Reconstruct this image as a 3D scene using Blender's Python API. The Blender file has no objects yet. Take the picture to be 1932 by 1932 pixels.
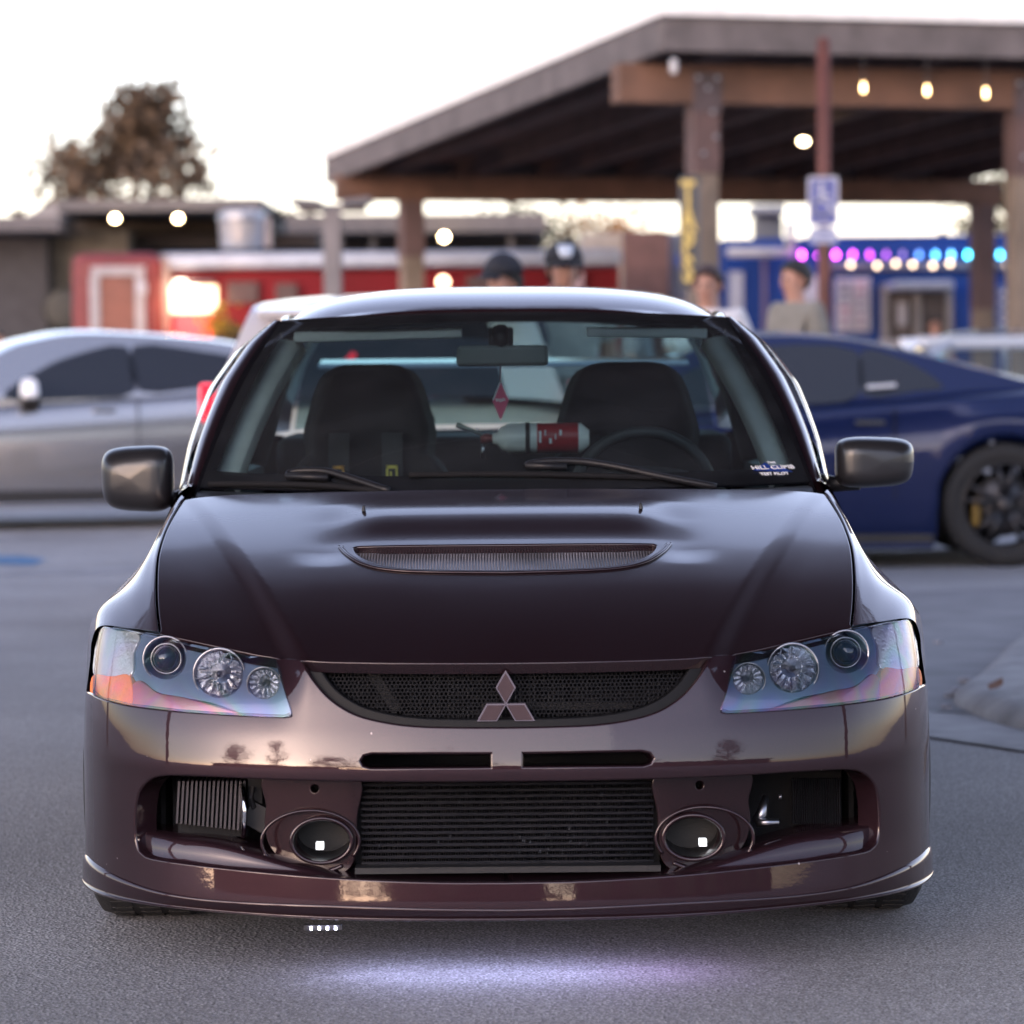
import bpy, bmesh, math, random
import numpy as np
from mathutils import Vector, Matrix
from mathutils.geometry import delaunay_2d_cdt

SC = bpy.context.scene
COL = SC.collection
R = math.radians

# ------------------------------------------------------------------ camera
CAM = np.array([0.0, -6.2, 1.21])
FPX = 6077.0            # focal length in units of a 1932 px wide picture
PITCH, PAN, ROLL = R(2.657), R(0.13), R(0.5)


def cam_basis(pitch, pan, roll):
    f = np.array([math.sin(pan) * math.cos(pitch), math.cos(pan) * math.cos(pitch), -math.sin(pitch)])
    r = np.array([math.cos(pan), -math.sin(pan), 0.0])
    u = np.cross(r, f)
    return math.cos(roll) * r - math.sin(roll) * u, math.cos(roll) * u + math.sin(roll) * r, f


CB = cam_basis(PITCH, PAN, ROLL)
SB = cam_basis(PITCH, 0, 0)
cd = bpy.data.cameras.new('camera')
cd.lens = FPX / 1932 * 36.0
cd.sensor_width = 36.0
cd.clip_start, cd.clip_end = 0.1, 3000
cd.dof.use_dof = True
cd.dof.focus_distance = 6.75
cd.dof.aperture_fstop = 3.8
cam = bpy.data.objects.new('camera', cd)
COL.objects.link(cam)
m = Matrix.Identity(4)
for i in range(3):
    m[i][0], m[i][1], m[i][2], m[i][3] = CB[0][i], CB[1][i], -CB[2][i], CAM[i]
cam.matrix_world = m
SC.camera = cam

# ------------------------------------------------------------------ sky, sun, exposure
SUN_EL, SUN_AZ = R(11.0), R(-150)       # azimuth measured from +Y (view direction) towards +X
w = bpy.data.worlds.new('World')
SC.world = w
w.use_nodes = True
nt = w.node_tree
bg = nt.nodes['Background']
sky = nt.nodes.new('ShaderNodeTexSky')
sky.sky_type = 'NISHITA'
sky.sun_disc = False
sky.sun_elevation = SUN_EL
sky.sun_rotation = SUN_AZ
sky.air_density, sky.dust_density, sky.ozone_density = 1.0, 1.0, 1.2
hs = nt.nodes.new('ShaderNodeHueSaturation')          # white balance of the camera, the same for the whole sky
hs.inputs['Saturation'].default_value = 0.75
wbm = nt.nodes.new('ShaderNodeVectorMath'); wbm.operation = 'MULTIPLY'; wbm.inputs[1].default_value = (1.065, 0.955, 1.085)
nt.links.new(sky.outputs[0], hs.inputs['Color']); nt.links.new(hs.outputs[0], wbm.inputs[0]); nt.links.new(wbm.outputs[0], bg.inputs[0])
bg.inputs[1].default_value = 0.11
sd = bpy.data.lights.new('sun', 'SUN')
sd.energy = 0.25
sd.angle = R(80)
sd.color = (1.0, 0.90, 0.82)
sun = bpy.data.objects.new('sun', sd)
COL.objects.link(sun)
d = Vector((math.sin(SUN_AZ) * math.cos(SUN_EL), math.cos(SUN_AZ) * math.cos(SUN_EL), math.sin(SUN_EL)))
sun.rotation_euler = d.to_track_quat('Z', 'Y').to_euler()
SC.view_settings.view_transform = 'Standard'
SC.view_settings.look = 'None'
SC.view_settings.gamma = 1
SC.view_settings.use_curve_mapping = False
SC.view_settings.exposure = 2.3
SC.cycles.max_bounces = 10
SC.cycles.transparent_max_bounces = 16
SC.cycles.sample_clamp_indirect = 6
SC.cycles.use_denoising = True


# ------------------------------------------------------------------ picture helpers: a place in the scene from its bearing and distance
def _ray(B, px, py):
    a, b = (px - 966) / FPX, (966 - py) / FPX
    return B[0] * a + B[1] * b + B[2]


def P(px, py, Y):
    """point on the plane y=Y seen at (px,py)"""
    v = _ray(CB, px, py)
    t = (Y - CAM[1]) / v[1]
    return CAM + v * t


def Q(dx, py, Y):
    """same for the symmetric car: dx is the half offset from its centre line"""
    v = _ray(SB, 966 + dx, py)
    t = (Y - CAM[1]) / v[1]
    return CAM + v * t


def proj(p):
    v = np.asarray(p) - CAM
    zf = v @ SB[2]
    return (v @ SB[0]) / zf * FPX, 966 - (v @ SB[1]) / zf * FPX


# ------------------------------------------------------------------ objects
def tag(o, label=None, cat=None, group=None, kind=None):
    if label: o['label'] = label
    if cat: o['category'] = cat
    if group: o['group'] = group
    if kind: o['kind'] = kind
    return o


def thing(name, label, cat, loc=(0, 0, 0), rz=0.0, group=None):
    o = bpy.data.objects.new(name, None)
    o.empty_display_size = 0.2
    COL.objects.link(o)
    o.location = [float(v) for v in loc]
    o.rotation_euler = (0, 0, rz)
    return tag(o, label, cat, group)


def mesh(name, verts, faces, mat, parent=None, smooth=True, normals=None, org=None, label=None):
    verts = np.asarray(verts, float).reshape(-1, 3)
    if org is not None:
        verts = verts - np.asarray(org, float)
    me = bpy.data.meshes.new(name)
    me.from_pydata(verts.tolist(), [], [list(map(int, f)) for f in faces])
    if isinstance(mat, (list, tuple)):
        for q in mat: me.materials.append(q)
    elif mat: me.materials.append(mat)
    if smooth:
        me.polygons.foreach_set('use_smooth', [True] * len(me.polygons))
    if normals is not None:
        me.normals_split_custom_set_from_vertices(np.asarray(normals, float).tolist())
    me.update()
    o = bpy.data.objects.new(name, me)
    COL.objects.link(o)
    if parent: o.parent = parent
    if label: o['label'] = label
    return o


class MB:
    """collects simple shapes for ONE mesh"""
    def __init__(s): s.v, s.f, s.n = [], [], 0

    def add(s, v, f):
        v = np.asarray(v, float).reshape(-1, 3)
        s.f += [[int(i) + s.n for i in q] for q in f]
        s.v.append(v); s.n += len(v)
        return s

    def box(s, c, size, rz=0.0, rx=0.0, ry=0.0, taper=1.0):
        a, b, h = np.asarray(size, float) / 2
        p = np.array([[-a, -b, -h], [a, -b, -h], [a, b, -h], [-a, b, -h], [-a * taper, -b * taper, h], [a * taper, -b * taper, h], [a * taper, b * taper, h], [-a * taper, b * taper, h]])
        M = np.array(Matrix.Rotation(rz, 3, 'Z') @ Matrix.Rotation(ry, 3, 'Y') @ Matrix.Rotation(rx, 3, 'X'))
        return s.add(p @ M.T + np.asarray(c, float), [[0, 3, 2, 1], [4, 5, 6, 7], [0, 1, 5, 4], [1, 2, 6, 5], [2, 3, 7, 6], [3, 0, 4, 7]])

    def hexa(s, lo, hi):
        """box from 4 bottom + 4 top points"""
        return s.add(list(lo) + list(hi), [[0, 3, 2, 1], [4, 5, 6, 7], [0, 1, 5, 4], [1, 2, 6, 5], [2, 3, 7, 6], [3, 0, 4, 7]])

    def tube(s, pts, r, n=8, cap=True, flat=1.0):
        pts = np.asarray(pts, float)
        m_ = len(pts)
        r = np.broadcast_to(np.asarray(r, float), (m_,))
        t = np.gradient(pts, axis=0) if m_ > 2 else np.repeat([pts[1] - pts[0]], 2, 0)
        t /= np.linalg.norm(t, axis=1)[:, None] + 1e-12
        up = np.array([0, 0, 1.0]) if abs(t[0][2]) < 0.9 else np.array([1.0, 0, 0])
        V = []
        a_ = np.linspace(0, 2 * math.pi, n, endpoint=False)
        for i in range(m_):
            b1 = np.cross(t[i], up); b1 /= np.linalg.norm(b1)
            b2 = np.cross(b1, t[i]); up = b2
            V.append(pts[i] + r[i] * (np.cos(a_)[:, None] * b1 + flat * np.sin(a_)[:, None] * b2))
        F = []
        for i in range(m_ - 1):
            for k in range(n):
                k2 = (k + 1) % n
                F.append([i * n + k, i * n + k2, (i + 1) * n + k2, (i + 1) * n + k])
        if cap:
            F.append(list(range(n))[::-1]); F.append([(m_ - 1) * n + k for k in range(n)])
        return s.add(np.concatenate(V), F)

    def lathe(s, prof, n=32, c=(0, 0, 0), axis=(0, 0, 1), sx=1.0, sy=1.0):
        """prof: (radius, height) pairs turned about axis"""
        ax = Vector(axis).normalized()
        q = ax.to_track_quat('Z', 'Y').to_matrix()
        M = np.array(q)
        a_ = np.linspace(0, 2 * math.pi, n, endpoint=False)
        V = []
        for (r, h) in prof:
            V.append(np.stack([r * np.cos(a_) * sx, r * np.sin(a_) * sy, np.full(n, h)], 1))
        V = np.concatenate(V) @ M.T + np.asarray(c, float)
        F = []
        for i in range(len(prof) - 1):
            for k in range(n):
                k2 = (k + 1) % n
                F.append([i * n + k, i * n + k2, (i + 1) * n + k2, (i + 1) * n + k])
        return s.add(V, F)

    def grid(s, G):
        G = np.asarray(G, float)
        a, b = G.shape[:2]
        return s.add(G.reshape(-1, 3), [[i * b + j, i * b + j + 1, (i + 1) * b + j + 1, (i + 1) * b + j] for i in range(a - 1) for j in range(b - 1)])

    def prism(s, poly, d0, d1, mapf):
        """poly in 2D, extruded between d0 and d1; mapf(a,b,d)->point"""
        n = len(poly)
        V = [mapf(a, b, d0) for a, b in poly] + [mapf(a, b, d1) for a, b in poly]
        F = [list(range(n)), list(range(n, 2 * n))[::-1]] + [[i, (i + 1) % n, n + (i + 1) % n, n + i] for i in range(n)]
        return s.add(V, F)

    def build(s, name, mat, parent=None, smooth=False, bevel=0.0, org=None, label=None, solid=0.0, subsurf=0, seg=2):
        o = mesh(name, np.concatenate(s.v), s.f, mat, parent, smooth, org=org, label=label)
        if solid:
            md = o.modifiers.new('solid', 'SOLIDIFY'); md.thickness = solid; md.offset = 0
        if bevel:
            md = o.modifiers.new('bevel', 'BEVEL'); md.width = bevel; md.segments = seg; md.limit_method = 'ANGLE'
            md.harden_normals = False
            o.data.polygons.foreach_set('use_smooth', [True] * len(o.data.polygons))
            ws = o.modifiers.new('wn', 'WEIGHTED_NORMAL')
        if subsurf:
            md = o.modifiers.new('sub', 'SUBSURF'); md.levels = md.render_levels = subsurf
        return o


def cr(pts, n=12, closed=False):
    """Catmull-Rom through points, n samples per span"""
    p = np.asarray(pts, float)
    if closed:
        p = np.vstack([p[-1], p, p[0], p[1]])
    else:
        p = np.vstack([2 * p[0] - p[1], p, 2 * p[-1] - p[-2]])
    out = []
    for i in range(1, len(p) - 2):
        p0, p1, p2, p3 = p[i - 1], p[i], p[i + 1], p[i + 2]
        for t in np.linspace(0, 1, n, endpoint=False):
            out.append(0.5 * ((2 * p1) + (-p0 + p2) * t + (2 * p0 - 5 * p1 + 4 * p2 - p3) * t * t + (-p0 + 3 * p1 - 3 * p2 + p3) * t ** 3))
    if not closed:
        out.append(p[-2])
    return np.array(out)


def resample(pts, n):
    p = np.asarray(pts, float)
    L = np.concatenate([[0], np.cumsum(np.linalg.norm(np.diff(p, axis=0), axis=1))])
    t = np.linspace(0, L[-1], n)
    return np.stack([np.interp(t, L, p[:, k]) for k in range(p.shape[1])], 1)


def by_step(pts, step, closed=True):
    p = np.asarray(pts, float)
    if closed: p = np.vstack([p, p[:1]])
    out = []
    for a, b in zip(p[:-1], p[1:]):
        k = max(1, int(math.ceil(np.linalg.norm(b - a) / step)))
        for i in range(k): out.append(a + (b - a) * i / k)
    if not closed: out.append(p[-1])
    return np.array(out)


def inside(pts, poly):
    pts, poly = np.asarray(pts, float), np.asarray(poly, float)
    x, y = pts[:, 0], pts[:, 1]
    c = np.zeros(len(pts), bool)
    n = len(poly)
    for i in range(n):
        x0, y0 = poly[i]; x1, y1 = poly[(i + 1) % n]
        hit = ((y0 > y) != (y1 > y))
        with np.errstate(divide='ignore', invalid='ignore'):
            xi = x0 + (y - y0) * (x1 - x0) / (y1 - y0)
        c ^= hit & (x < xi)
    return c


def seg_dist(pts, poly):
    d = np.full(len(pts), 1e9)
    n = len(poly)
    for i in range(n):
        a, b = poly[i], poly[(i + 1) % n]
        ab = b - a
        t = np.clip(((pts - a) @ ab) / (ab @ ab + 1e-15), 0, 1)
        d = np.minimum(d, np.linalg.norm(pts - (a + t[:, None] * ab), axis=1))
    return d


def cdt(outline, holes, sp):
    loops = [np.asarray(outline, float)] + [np.asarray(h, float) for h in holes]
    lo, hi = loops[0].min(0), loops[0].max(0)
    gx, gy = np.meshgrid(np.arange(lo[0] + sp / 2, hi[0], sp), np.arange(lo[1] + sp / 2, hi[1], sp))
    gx = gx + (np.arange(gx.shape[0]) % 2)[:, None] * sp * 0.5
    g = np.stack([gx.ravel(), gy.ravel()], 1)
    k = inside(g, loops[0]) & (seg_dist(g, loops[0]) > sp * 0.45)
    for h in loops[1:]:
        k &= ~inside(g, h) & (seg_dist(g, h) > sp * 0.45)
    g = g[k]
    V, E = [], []
    for lp in loops:
        b = len(V)
        V += [Vector(p) for p in lp]
        E += [(b + i, b + (i + 1) % len(lp)) for i in range(len(lp))]
    V += [Vector(p) for p in g]
    r = delaunay_2d_cdt(V, E, [], 0, 1e-7)
    v = np.array([p[:] for p in r[0]])
    f = np.array([q for q in r[2] if len(q) == 3])
    c = v[f].mean(1)
    k = inside(c, loops[0])
    for h in loops[1:]: k &= ~inside(c, h)
    return v, f[k]


def surf_normals(fn, v, e=1e-3):
    p = fn(v[:, 0], v[:, 1])
    du = fn(v[:, 0] + e, v[:, 1]) - fn(v[:, 0] - e, v[:, 1])
    dv = fn(v[:, 0], v[:, 1] + e) - fn(v[:, 0], v[:, 1] - e)
    n = np.cross(du, dv)
    n /= np.linalg.norm(n, axis=1)[:, None] + 1e-15
    return p, n


def sheet(name, outline, holes, sp, fn, mat, parent=None, org=None, rim=0.02, rr=0.005, flip=False, hole_rim=None, skip_outer=False, label=None, thick_out=None):
    """skin over a cut-out outline; every edge is turned in with a small radius so that the panel has thickness"""
    v, f = cdt(outline, holes, sp)
    p, n = surf_normals(fn, v)
    if flip: n = -n
    V, N, F = [p], [n], []
    # orient faces
    fc = np.cross(p[f[:, 1]] - p[f[:, 0]], p[f[:, 2]] - p[f[:, 0]])
    s = (fc * n[f].mean(1)).sum(1) < 0
    f[s] = f[s][:, ::-1]
    F += f.tolist()
    base = len(p)
    loops = ([] if skip_outer else [(np.asarray(outline, float), True)]) + [(np.asarray(h, float), False) for h in holes]
    for lp, outer in loops:
        m_ = len(lp)
        pp, nn = surf_normals(fn, lp)
        if flip: nn = -nn
        tg = np.roll(pp, -1, 0) - np.roll(pp, 1, 0)
        tg /= np.linalg.norm(tg, axis=1)[:, None] + 1e-12
        g = np.cross(tg, nn)
        area = 0.5 * np.sum(lp[:, 0] * np.roll(lp[:, 1], -1) - np.roll(lp[:, 0], -1) * lp[:, 1])
        eps = pp + g * 1e-3
        # make g point away from the sheet
        test = lp + 0
        cen = lp.mean(0)
        q2 = surf_step(fn, lp, g)
        ins = inside(q2, lp)
        if outer: g = np.where(ins[:, None], -g, g)
        else: g = np.where(ins[:, None], g, -g)
        dep = rim if outer or hole_rim is None else hole_rim
        rows_p, rows_n = [], []
        for a in (0, R(30), R(60), R(90)):
            rows_p.append(pp + g * rr * math.sin(a) - nn * rr * (1 - math.cos(a)))
            rows_n.append(nn * math.cos(a) + g * math.sin(a))
        rows_p.append(rows_p[-1] - nn * dep); rows_n.append(g)
        for rp, rn in zip(rows_p, rows_n): V.append(rp); N.append(rn)
        for i in range(len(rows_p) - 1):
            for k in range(m_):
                k2 = (k + 1) % m_
                q = [base + i * m_ + k, base + i * m_ + k2, base + (i + 1) * m_ + k2, base + (i + 1) * m_ + k]
                F.append(q)
        # orientation of the strip
        a_, b_, c_ = rows_p[0][0], rows_p[0][1], rows_p[2][1]
        fn_ = np.cross(b_ - a_, c_ - a_)
        if fn_ @ (rows_n[1][0]) < 0:
            for i in range(len(F) - m_ * (len(rows_p) - 1), len(F)): F[i] = F[i][::-1]
        base += m_ * len(rows_p)
    return mesh(name, np.concatenate(V), F, mat, parent, True, np.concatenate(N), org, label)


def surf_step(fn, lp, g, h=2e-3):
    """parameter of the point a small step along g from each loop point"""
    e = 1e-4
    p = fn(lp[:, 0], lp[:, 1])
    du = (fn(lp[:, 0] + e, lp[:, 1]) - p) / e
    dv = (fn(lp[:, 0], lp[:, 1] + e) - p) / e
    a, b, c = (du * du).sum(1), (du * dv).sum(1), (dv * dv).sum(1)
    r1, r2 = (du * g).sum(1), (dv * g).sum(1)
    det = a * c - b * b + 1e-15
    return lp + h * np.stack([(c * r1 - b * r2) / det, (a * r2 - b * r1) / det], 1)


def smooth_table(xs, ys, lo, hi, n=800, k=0.02):
    """smooth 1-D function through points"""
    x = np.linspace(lo, hi, n)
    y = np.interp(x, xs, ys)
    s0, s1 = (ys[1] - ys[0]) / (xs[1] - xs[0]), (ys[-1] - ys[-2]) / (xs[-1] - xs[-2])
    y = np.where(x < xs[0], ys[0] + (x - xs[0]) * s0, y)
    y = np.where(x > xs[-1], ys[-1] + (x - xs[-1]) * s1, y)
    hw = int(k / (hi - lo) * n * 3) + 1
    ker = np.exp(-0.5 * (np.arange(-hw, hw + 1) / (k / (hi - lo) * n)) ** 2); ker /= ker.sum()
    yp = np.concatenate([y[0] - (y[1] - y[0]) * np.arange(hw, 0, -1), y, y[-1] + (y[-1] - y[-2]) * np.arange(1, hw + 1)])
    y = np.convolve(yp, ker, 'valid')
    return lambda q: np.interp(q, x, y)


def sstep(a, b, x):
    t = np.clip((x - a) / (b - a), 0, 1)
    return t * t * (3 - 2 * t)


# ------------------------------------------------------------------ materials
def nd(t, typ, **kw):
    n = t.nodes.new(typ)
    for k, v in kw.items():
        if k.startswith('i_'): n.inputs[k[2:].replace('_', ' ')].default_value = v
        else: setattr(n, k, v)
    return n


def M(name, col, rough=0.5, metal=0.0, coat=0.0, var=0.12, scale=6.0, bump=0.0, bscale=60.0, emit=None, es=0.0, spec=0.5, rvar=0.0, coat_rough=0.03, detail=4):
    """principled paint with a little noise in colour and relief"""
    m_ = bpy.data.materials.new(name)
    m_.use_nodes = True
    t = m_.node_tree
    b = t.nodes['Principled BSDF']
    b.inputs['Base Color'].default_value = (*col, 1)
    b.inputs['Roughness'].default_value = rough
    b.inputs['Metallic'].default_value = metal
    b.inputs['Coat Weight'].default_value = coat
    b.inputs['Coat Roughness'].default_value = coat_rough
    b.inputs['Specular IOR Level'].default_value = spec
    if var or bump or rvar:
        tc = nd(t, 'ShaderNodeTexCoord')
    if var or rvar:
        n = nd(t, 'ShaderNodeTexNoise'); n.inputs['Scale'].default_value = scale; n.inputs['Detail'].default_value = detail
        t.links.new(tc.outputs['Object'], n.inputs['Vector'])
    if var:
        r = nd(t, 'ShaderNodeMapRange'); r.inputs[1].default_value = 0.3; r.inputs[2].default_value = 0.7
        r.inputs[3].default_value = 1 - var; r.inputs[4].default_value = 1 + var
        t.links.new(n.outputs[0], r.inputs[0])
        mx = nd(t, 'ShaderNodeVectorMath', operation='SCALE'); mx.inputs[0].default_value = col
        t.links.new(r.outputs[0], mx.inputs['Scale'])
        t.links.new(mx.outputs[0], b.inputs['Base Color'])
    if rvar:
        r = nd(t, 'ShaderNodeMapRange'); r.inputs[3].default_value = rough - rvar; r.inputs[4].default_value = rough + rvar
        t.links.new(n.outputs[0], r.inputs[0]); t.links.new(r.outputs[0], b.inputs['Roughness'])
    if bump:
        n2 = nd(t, 'ShaderNodeTexNoise'); n2.inputs['Scale'].default_value = bscale; n2.inputs['Detail'].default_value = 3
        t.links.new(tc.outputs['Object'], n2.inputs['Vector'])
        bp = nd(t, 'ShaderNodeBump'); bp.inputs['Strength'].default_value = bump; bp.inputs['Distance'].default_value = 0.01
        t.links.new(n2.outputs[0], bp.inputs['Height']); t.links.new(bp.outputs[0], b.inputs['Normal'])
    if emit:
        b.inputs['Emission Color'].default_value = (*emit, 1); b.inputs['Emission Strength'].default_value = es
    return m_


def glass(name, tint, refl=1.0, rough=0.0, ior=1.5, film=0.0):
    """thin pane: tinted see-through plus a mirror reflection that grows at grazing angles"""
    m_ = bpy.data.materials.new(name)
    m_.use_nodes = True
    t = m_.node_tree
    t.nodes.remove(t.nodes['Principled BSDF'])
    out = t.nodes['Material Output']
    tr = nd(t, 'ShaderNodeBsdfTransparent'); tr.inputs[0].default_value = (*tint, 1)
    gl = nd(t, 'ShaderNodeBsdfGlossy'); gl.inputs['Roughness'].default_value = rough; gl.inputs[0].default_value = (refl, refl, refl, 1)
    fr = nd(t, 'ShaderNodeFresnel'); fr.inputs[0].default_value = ior
    mx = nd(t, 'ShaderNodeMixShader')
    if film:                                               # bluish diffuse film, a painted haze that lifts the dark glass
        df = nd(t, 'ShaderNodeBsdfDiffuse'); df.inputs[0].default_value = (.55, .58, .68, 1)
        tcf = nd(t, 'ShaderNodeTexCoord'); nf = nd(t, 'ShaderNodeTexNoise'); nf.inputs['Scale'].default_value = 7; nf.inputs['Detail'].default_value = 6
        t.links.new(tcf.outputs['Object'], nf.inputs['Vector'])
        rf = nd(t, 'ShaderNodeMapRange'); rf.inputs[1].default_value = .3; rf.inputs[2].default_value = .7; rf.inputs[3].default_value = film * .6; rf.inputs[4].default_value = film * 1.4
        t.links.new(nf.outputs[0], rf.inputs[0])
        m0 = nd(t, 'ShaderNodeMixShader'); t.links.new(rf.outputs[0], m0.inputs[0]); t.links.new(tr.outputs[0], m0.inputs[1]); t.links.new(df.outputs[0], m0.inputs[2])
        tr = m0
    t.links.new(fr.outputs[0], mx.inputs[0]); t.links.new(tr.outputs[0], mx.inputs[1]); t.links.new(gl.outputs[0], mx.inputs[2])
    t.links.new(mx.outputs[0], out.inputs[0])
    return m_


def car_paint(name, col, metal=0.22, rough=0.45, coat=1.0, flake=0.25, chips=0.0, crough=(.02, .07), edge=None):
    m_ = bpy.data.materials.new(name)
    m_.use_nodes = True
    t = m_.node_tree
    b = t.nodes['Principled BSDF']
    tc = nd(t, 'ShaderNodeTexCoord')
    n = nd(t, 'ShaderNodeTexNoise'); n.inputs['Scale'].default_value = 900; n.inputs['Detail'].default_value = 2
    t.links.new(tc.outputs['Object'], n.inputs['Vector'])
    r = nd(t, 'ShaderNodeMapRange'); r.inputs[1].default_value = 0.3; r.inputs[2].default_value = 0.7
    r.inputs[3].default_value = 1 - flake; r.inputs[4].default_value = 1 + flake
    t.links.new(n.outputs[0], r.inputs[0])
    n3 = nd(t, 'ShaderNodeTexNoise'); n3.inputs['Scale'].default_value = 4; n3.inputs['Detail'].default_value = 6
    t.links.new(tc.outputs['Object'], n3.inputs['Vector'])
    mx = nd(t, 'ShaderNodeVectorMath', operation='SCALE'); mx.inputs[0].default_value = col
    t.links.new(r.outputs[0], mx.inputs['Scale']); t.links.new(mx.outputs[0], b.inputs['Base Color'])
    if chips:                                              # scattered stone chips, pale and matt
        vo = nd(t, 'ShaderNodeTexVoronoi'); vo.inputs['Scale'].default_value = 42
        nm = nd(t, 'ShaderNodeTexNoise'); nm.inputs['Scale'].default_value = 300
        t.links.new(tc.outputs['Object'], vo.inputs['Vector']); t.links.new(tc.outputs['Object'], nm.inputs['Vector'])
        sx_ = nd(t, 'ShaderNodeSeparateColor'); t.links.new(vo.outputs['Color'], sx_.inputs[0])
        rr = nd(t, 'ShaderNodeMapRange'); rr.inputs[1].default_value = 1 - chips; rr.inputs[2].default_value = 1; rr.inputs[3].default_value = 0; rr.inputs[4].default_value = .11
        t.links.new(sx_.outputs[0], rr.inputs[0])
        ad = nd(t, 'ShaderNodeMath', operation='MULTIPLY_ADD'); ad.inputs[1].default_value = .12; t.links.new(nm.outputs[0], ad.inputs[0]); t.links.new(vo.outputs['Distance'], ad.inputs[2])
        lt = nd(t, 'ShaderNodeMath', operation='LESS_THAN'); sb_ = nd(t, 'ShaderNodeMath', operation='SUBTRACT'); sb_.inputs[1].default_value = .05
        t.links.new(ad.outputs[0], sb_.inputs[0]); t.links.new(sb_.outputs[0], lt.inputs[0]); t.links.new(rr.outputs[0], lt.inputs[1])
        cm = nd(t, 'ShaderNodeMix', data_type='RGBA'); cm.inputs[7].default_value = (.34, .30, .31, 1)
        t.links.new(lt.outputs[0], cm.inputs[0]); t.links.new(mx.outputs[0], cm.inputs[6]); t.links.new(cm.outputs[2], b.inputs['Base Color'])
        iv = nd(t, 'ShaderNodeMath', operation='SUBTRACT'); iv.inputs[0].default_value = 1; t.links.new(lt.outputs[0], iv.inputs[1]); t.links.new(iv.outputs[0], b.inputs['Coat Weight'])
    b.inputs['Metallic'].default_value = metal
    b.inputs['Roughness'].default_value = rough
    b.inputs['Coat Weight'].default_value = coat
    b.inputs['Specular IOR Level'].default_value = 0.25
    b.inputs['Coat IOR'].default_value = 1.54
    r2 = nd(t, 'ShaderNodeMapRange'); r2.inputs[1].default_value = 0.35; r2.inputs[2].default_value = 0.75
    r2.inputs[3].default_value, r2.inputs[4].default_value = crough
    if edge: b.inputs['Specular Tint'].default_value = (*edge, 1)
    t.links.new(n3.outputs[0], r2.inputs[0]); t.links.new(r2.outputs[0], b.inputs['Coat Roughness'])
    # very faint orange peel in the clear coat
    n2 = nd(t, 'ShaderNodeTexNoise'); n2.inputs['Scale'].default_value = 120; n2.inputs['Detail'].default_value = 1
    t.links.new(tc.outputs['Object'], n2.inputs['Vector'])
    bp = nd(t, 'ShaderNodeBump'); bp.inputs['Strength'].default_value = 0.02; bp.inputs['Distance'].default_value = 0.002
    t.links.new(n2.outputs[0], bp.inputs['Height']); t.links.new(bp.outputs[0], b.inputs['Coat Normal'])
    return m_


_ed = (.55, .30, .32)
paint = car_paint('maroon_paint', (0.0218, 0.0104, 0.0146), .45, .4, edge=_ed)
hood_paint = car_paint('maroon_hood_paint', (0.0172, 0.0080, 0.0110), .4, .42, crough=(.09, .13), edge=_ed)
paint_chip = car_paint('maroon_paint_chipped', (0.0218, 0.0104, 0.0146), .45, .4, chips=.16, edge=_ed)
black = M('black_plastic', (0.012, 0.012, 0.014), 0.45, bump=0.1, bscale=300)
gloss_black = M('gloss_black', (0.006, 0.006, 0.008), 0.08, coat=0.5, var=0)
rubber = M('rubber', (0.012, 0.012, 0.014), 0.85, spec=.15, bump=0.15, bscale=200)
dark_void = M('flat_black', (0.006, 0.006, 0.007), 0.9)  # near-black fill for backing panels, undersides and door seams
chrome = M('chrome', (0.75, 0.76, 0.8), 0.08, 1.0, var=0)
satin = M('satin_metal', (0.35, 0.36, 0.4), 0.3, 1.0)
mirror_shell = M('mirror_shell', (0.016, 0.016, 0.019), 0.36, coat=0.35, coat_rough=0.15, bump=0.03, bscale=400)
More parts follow.
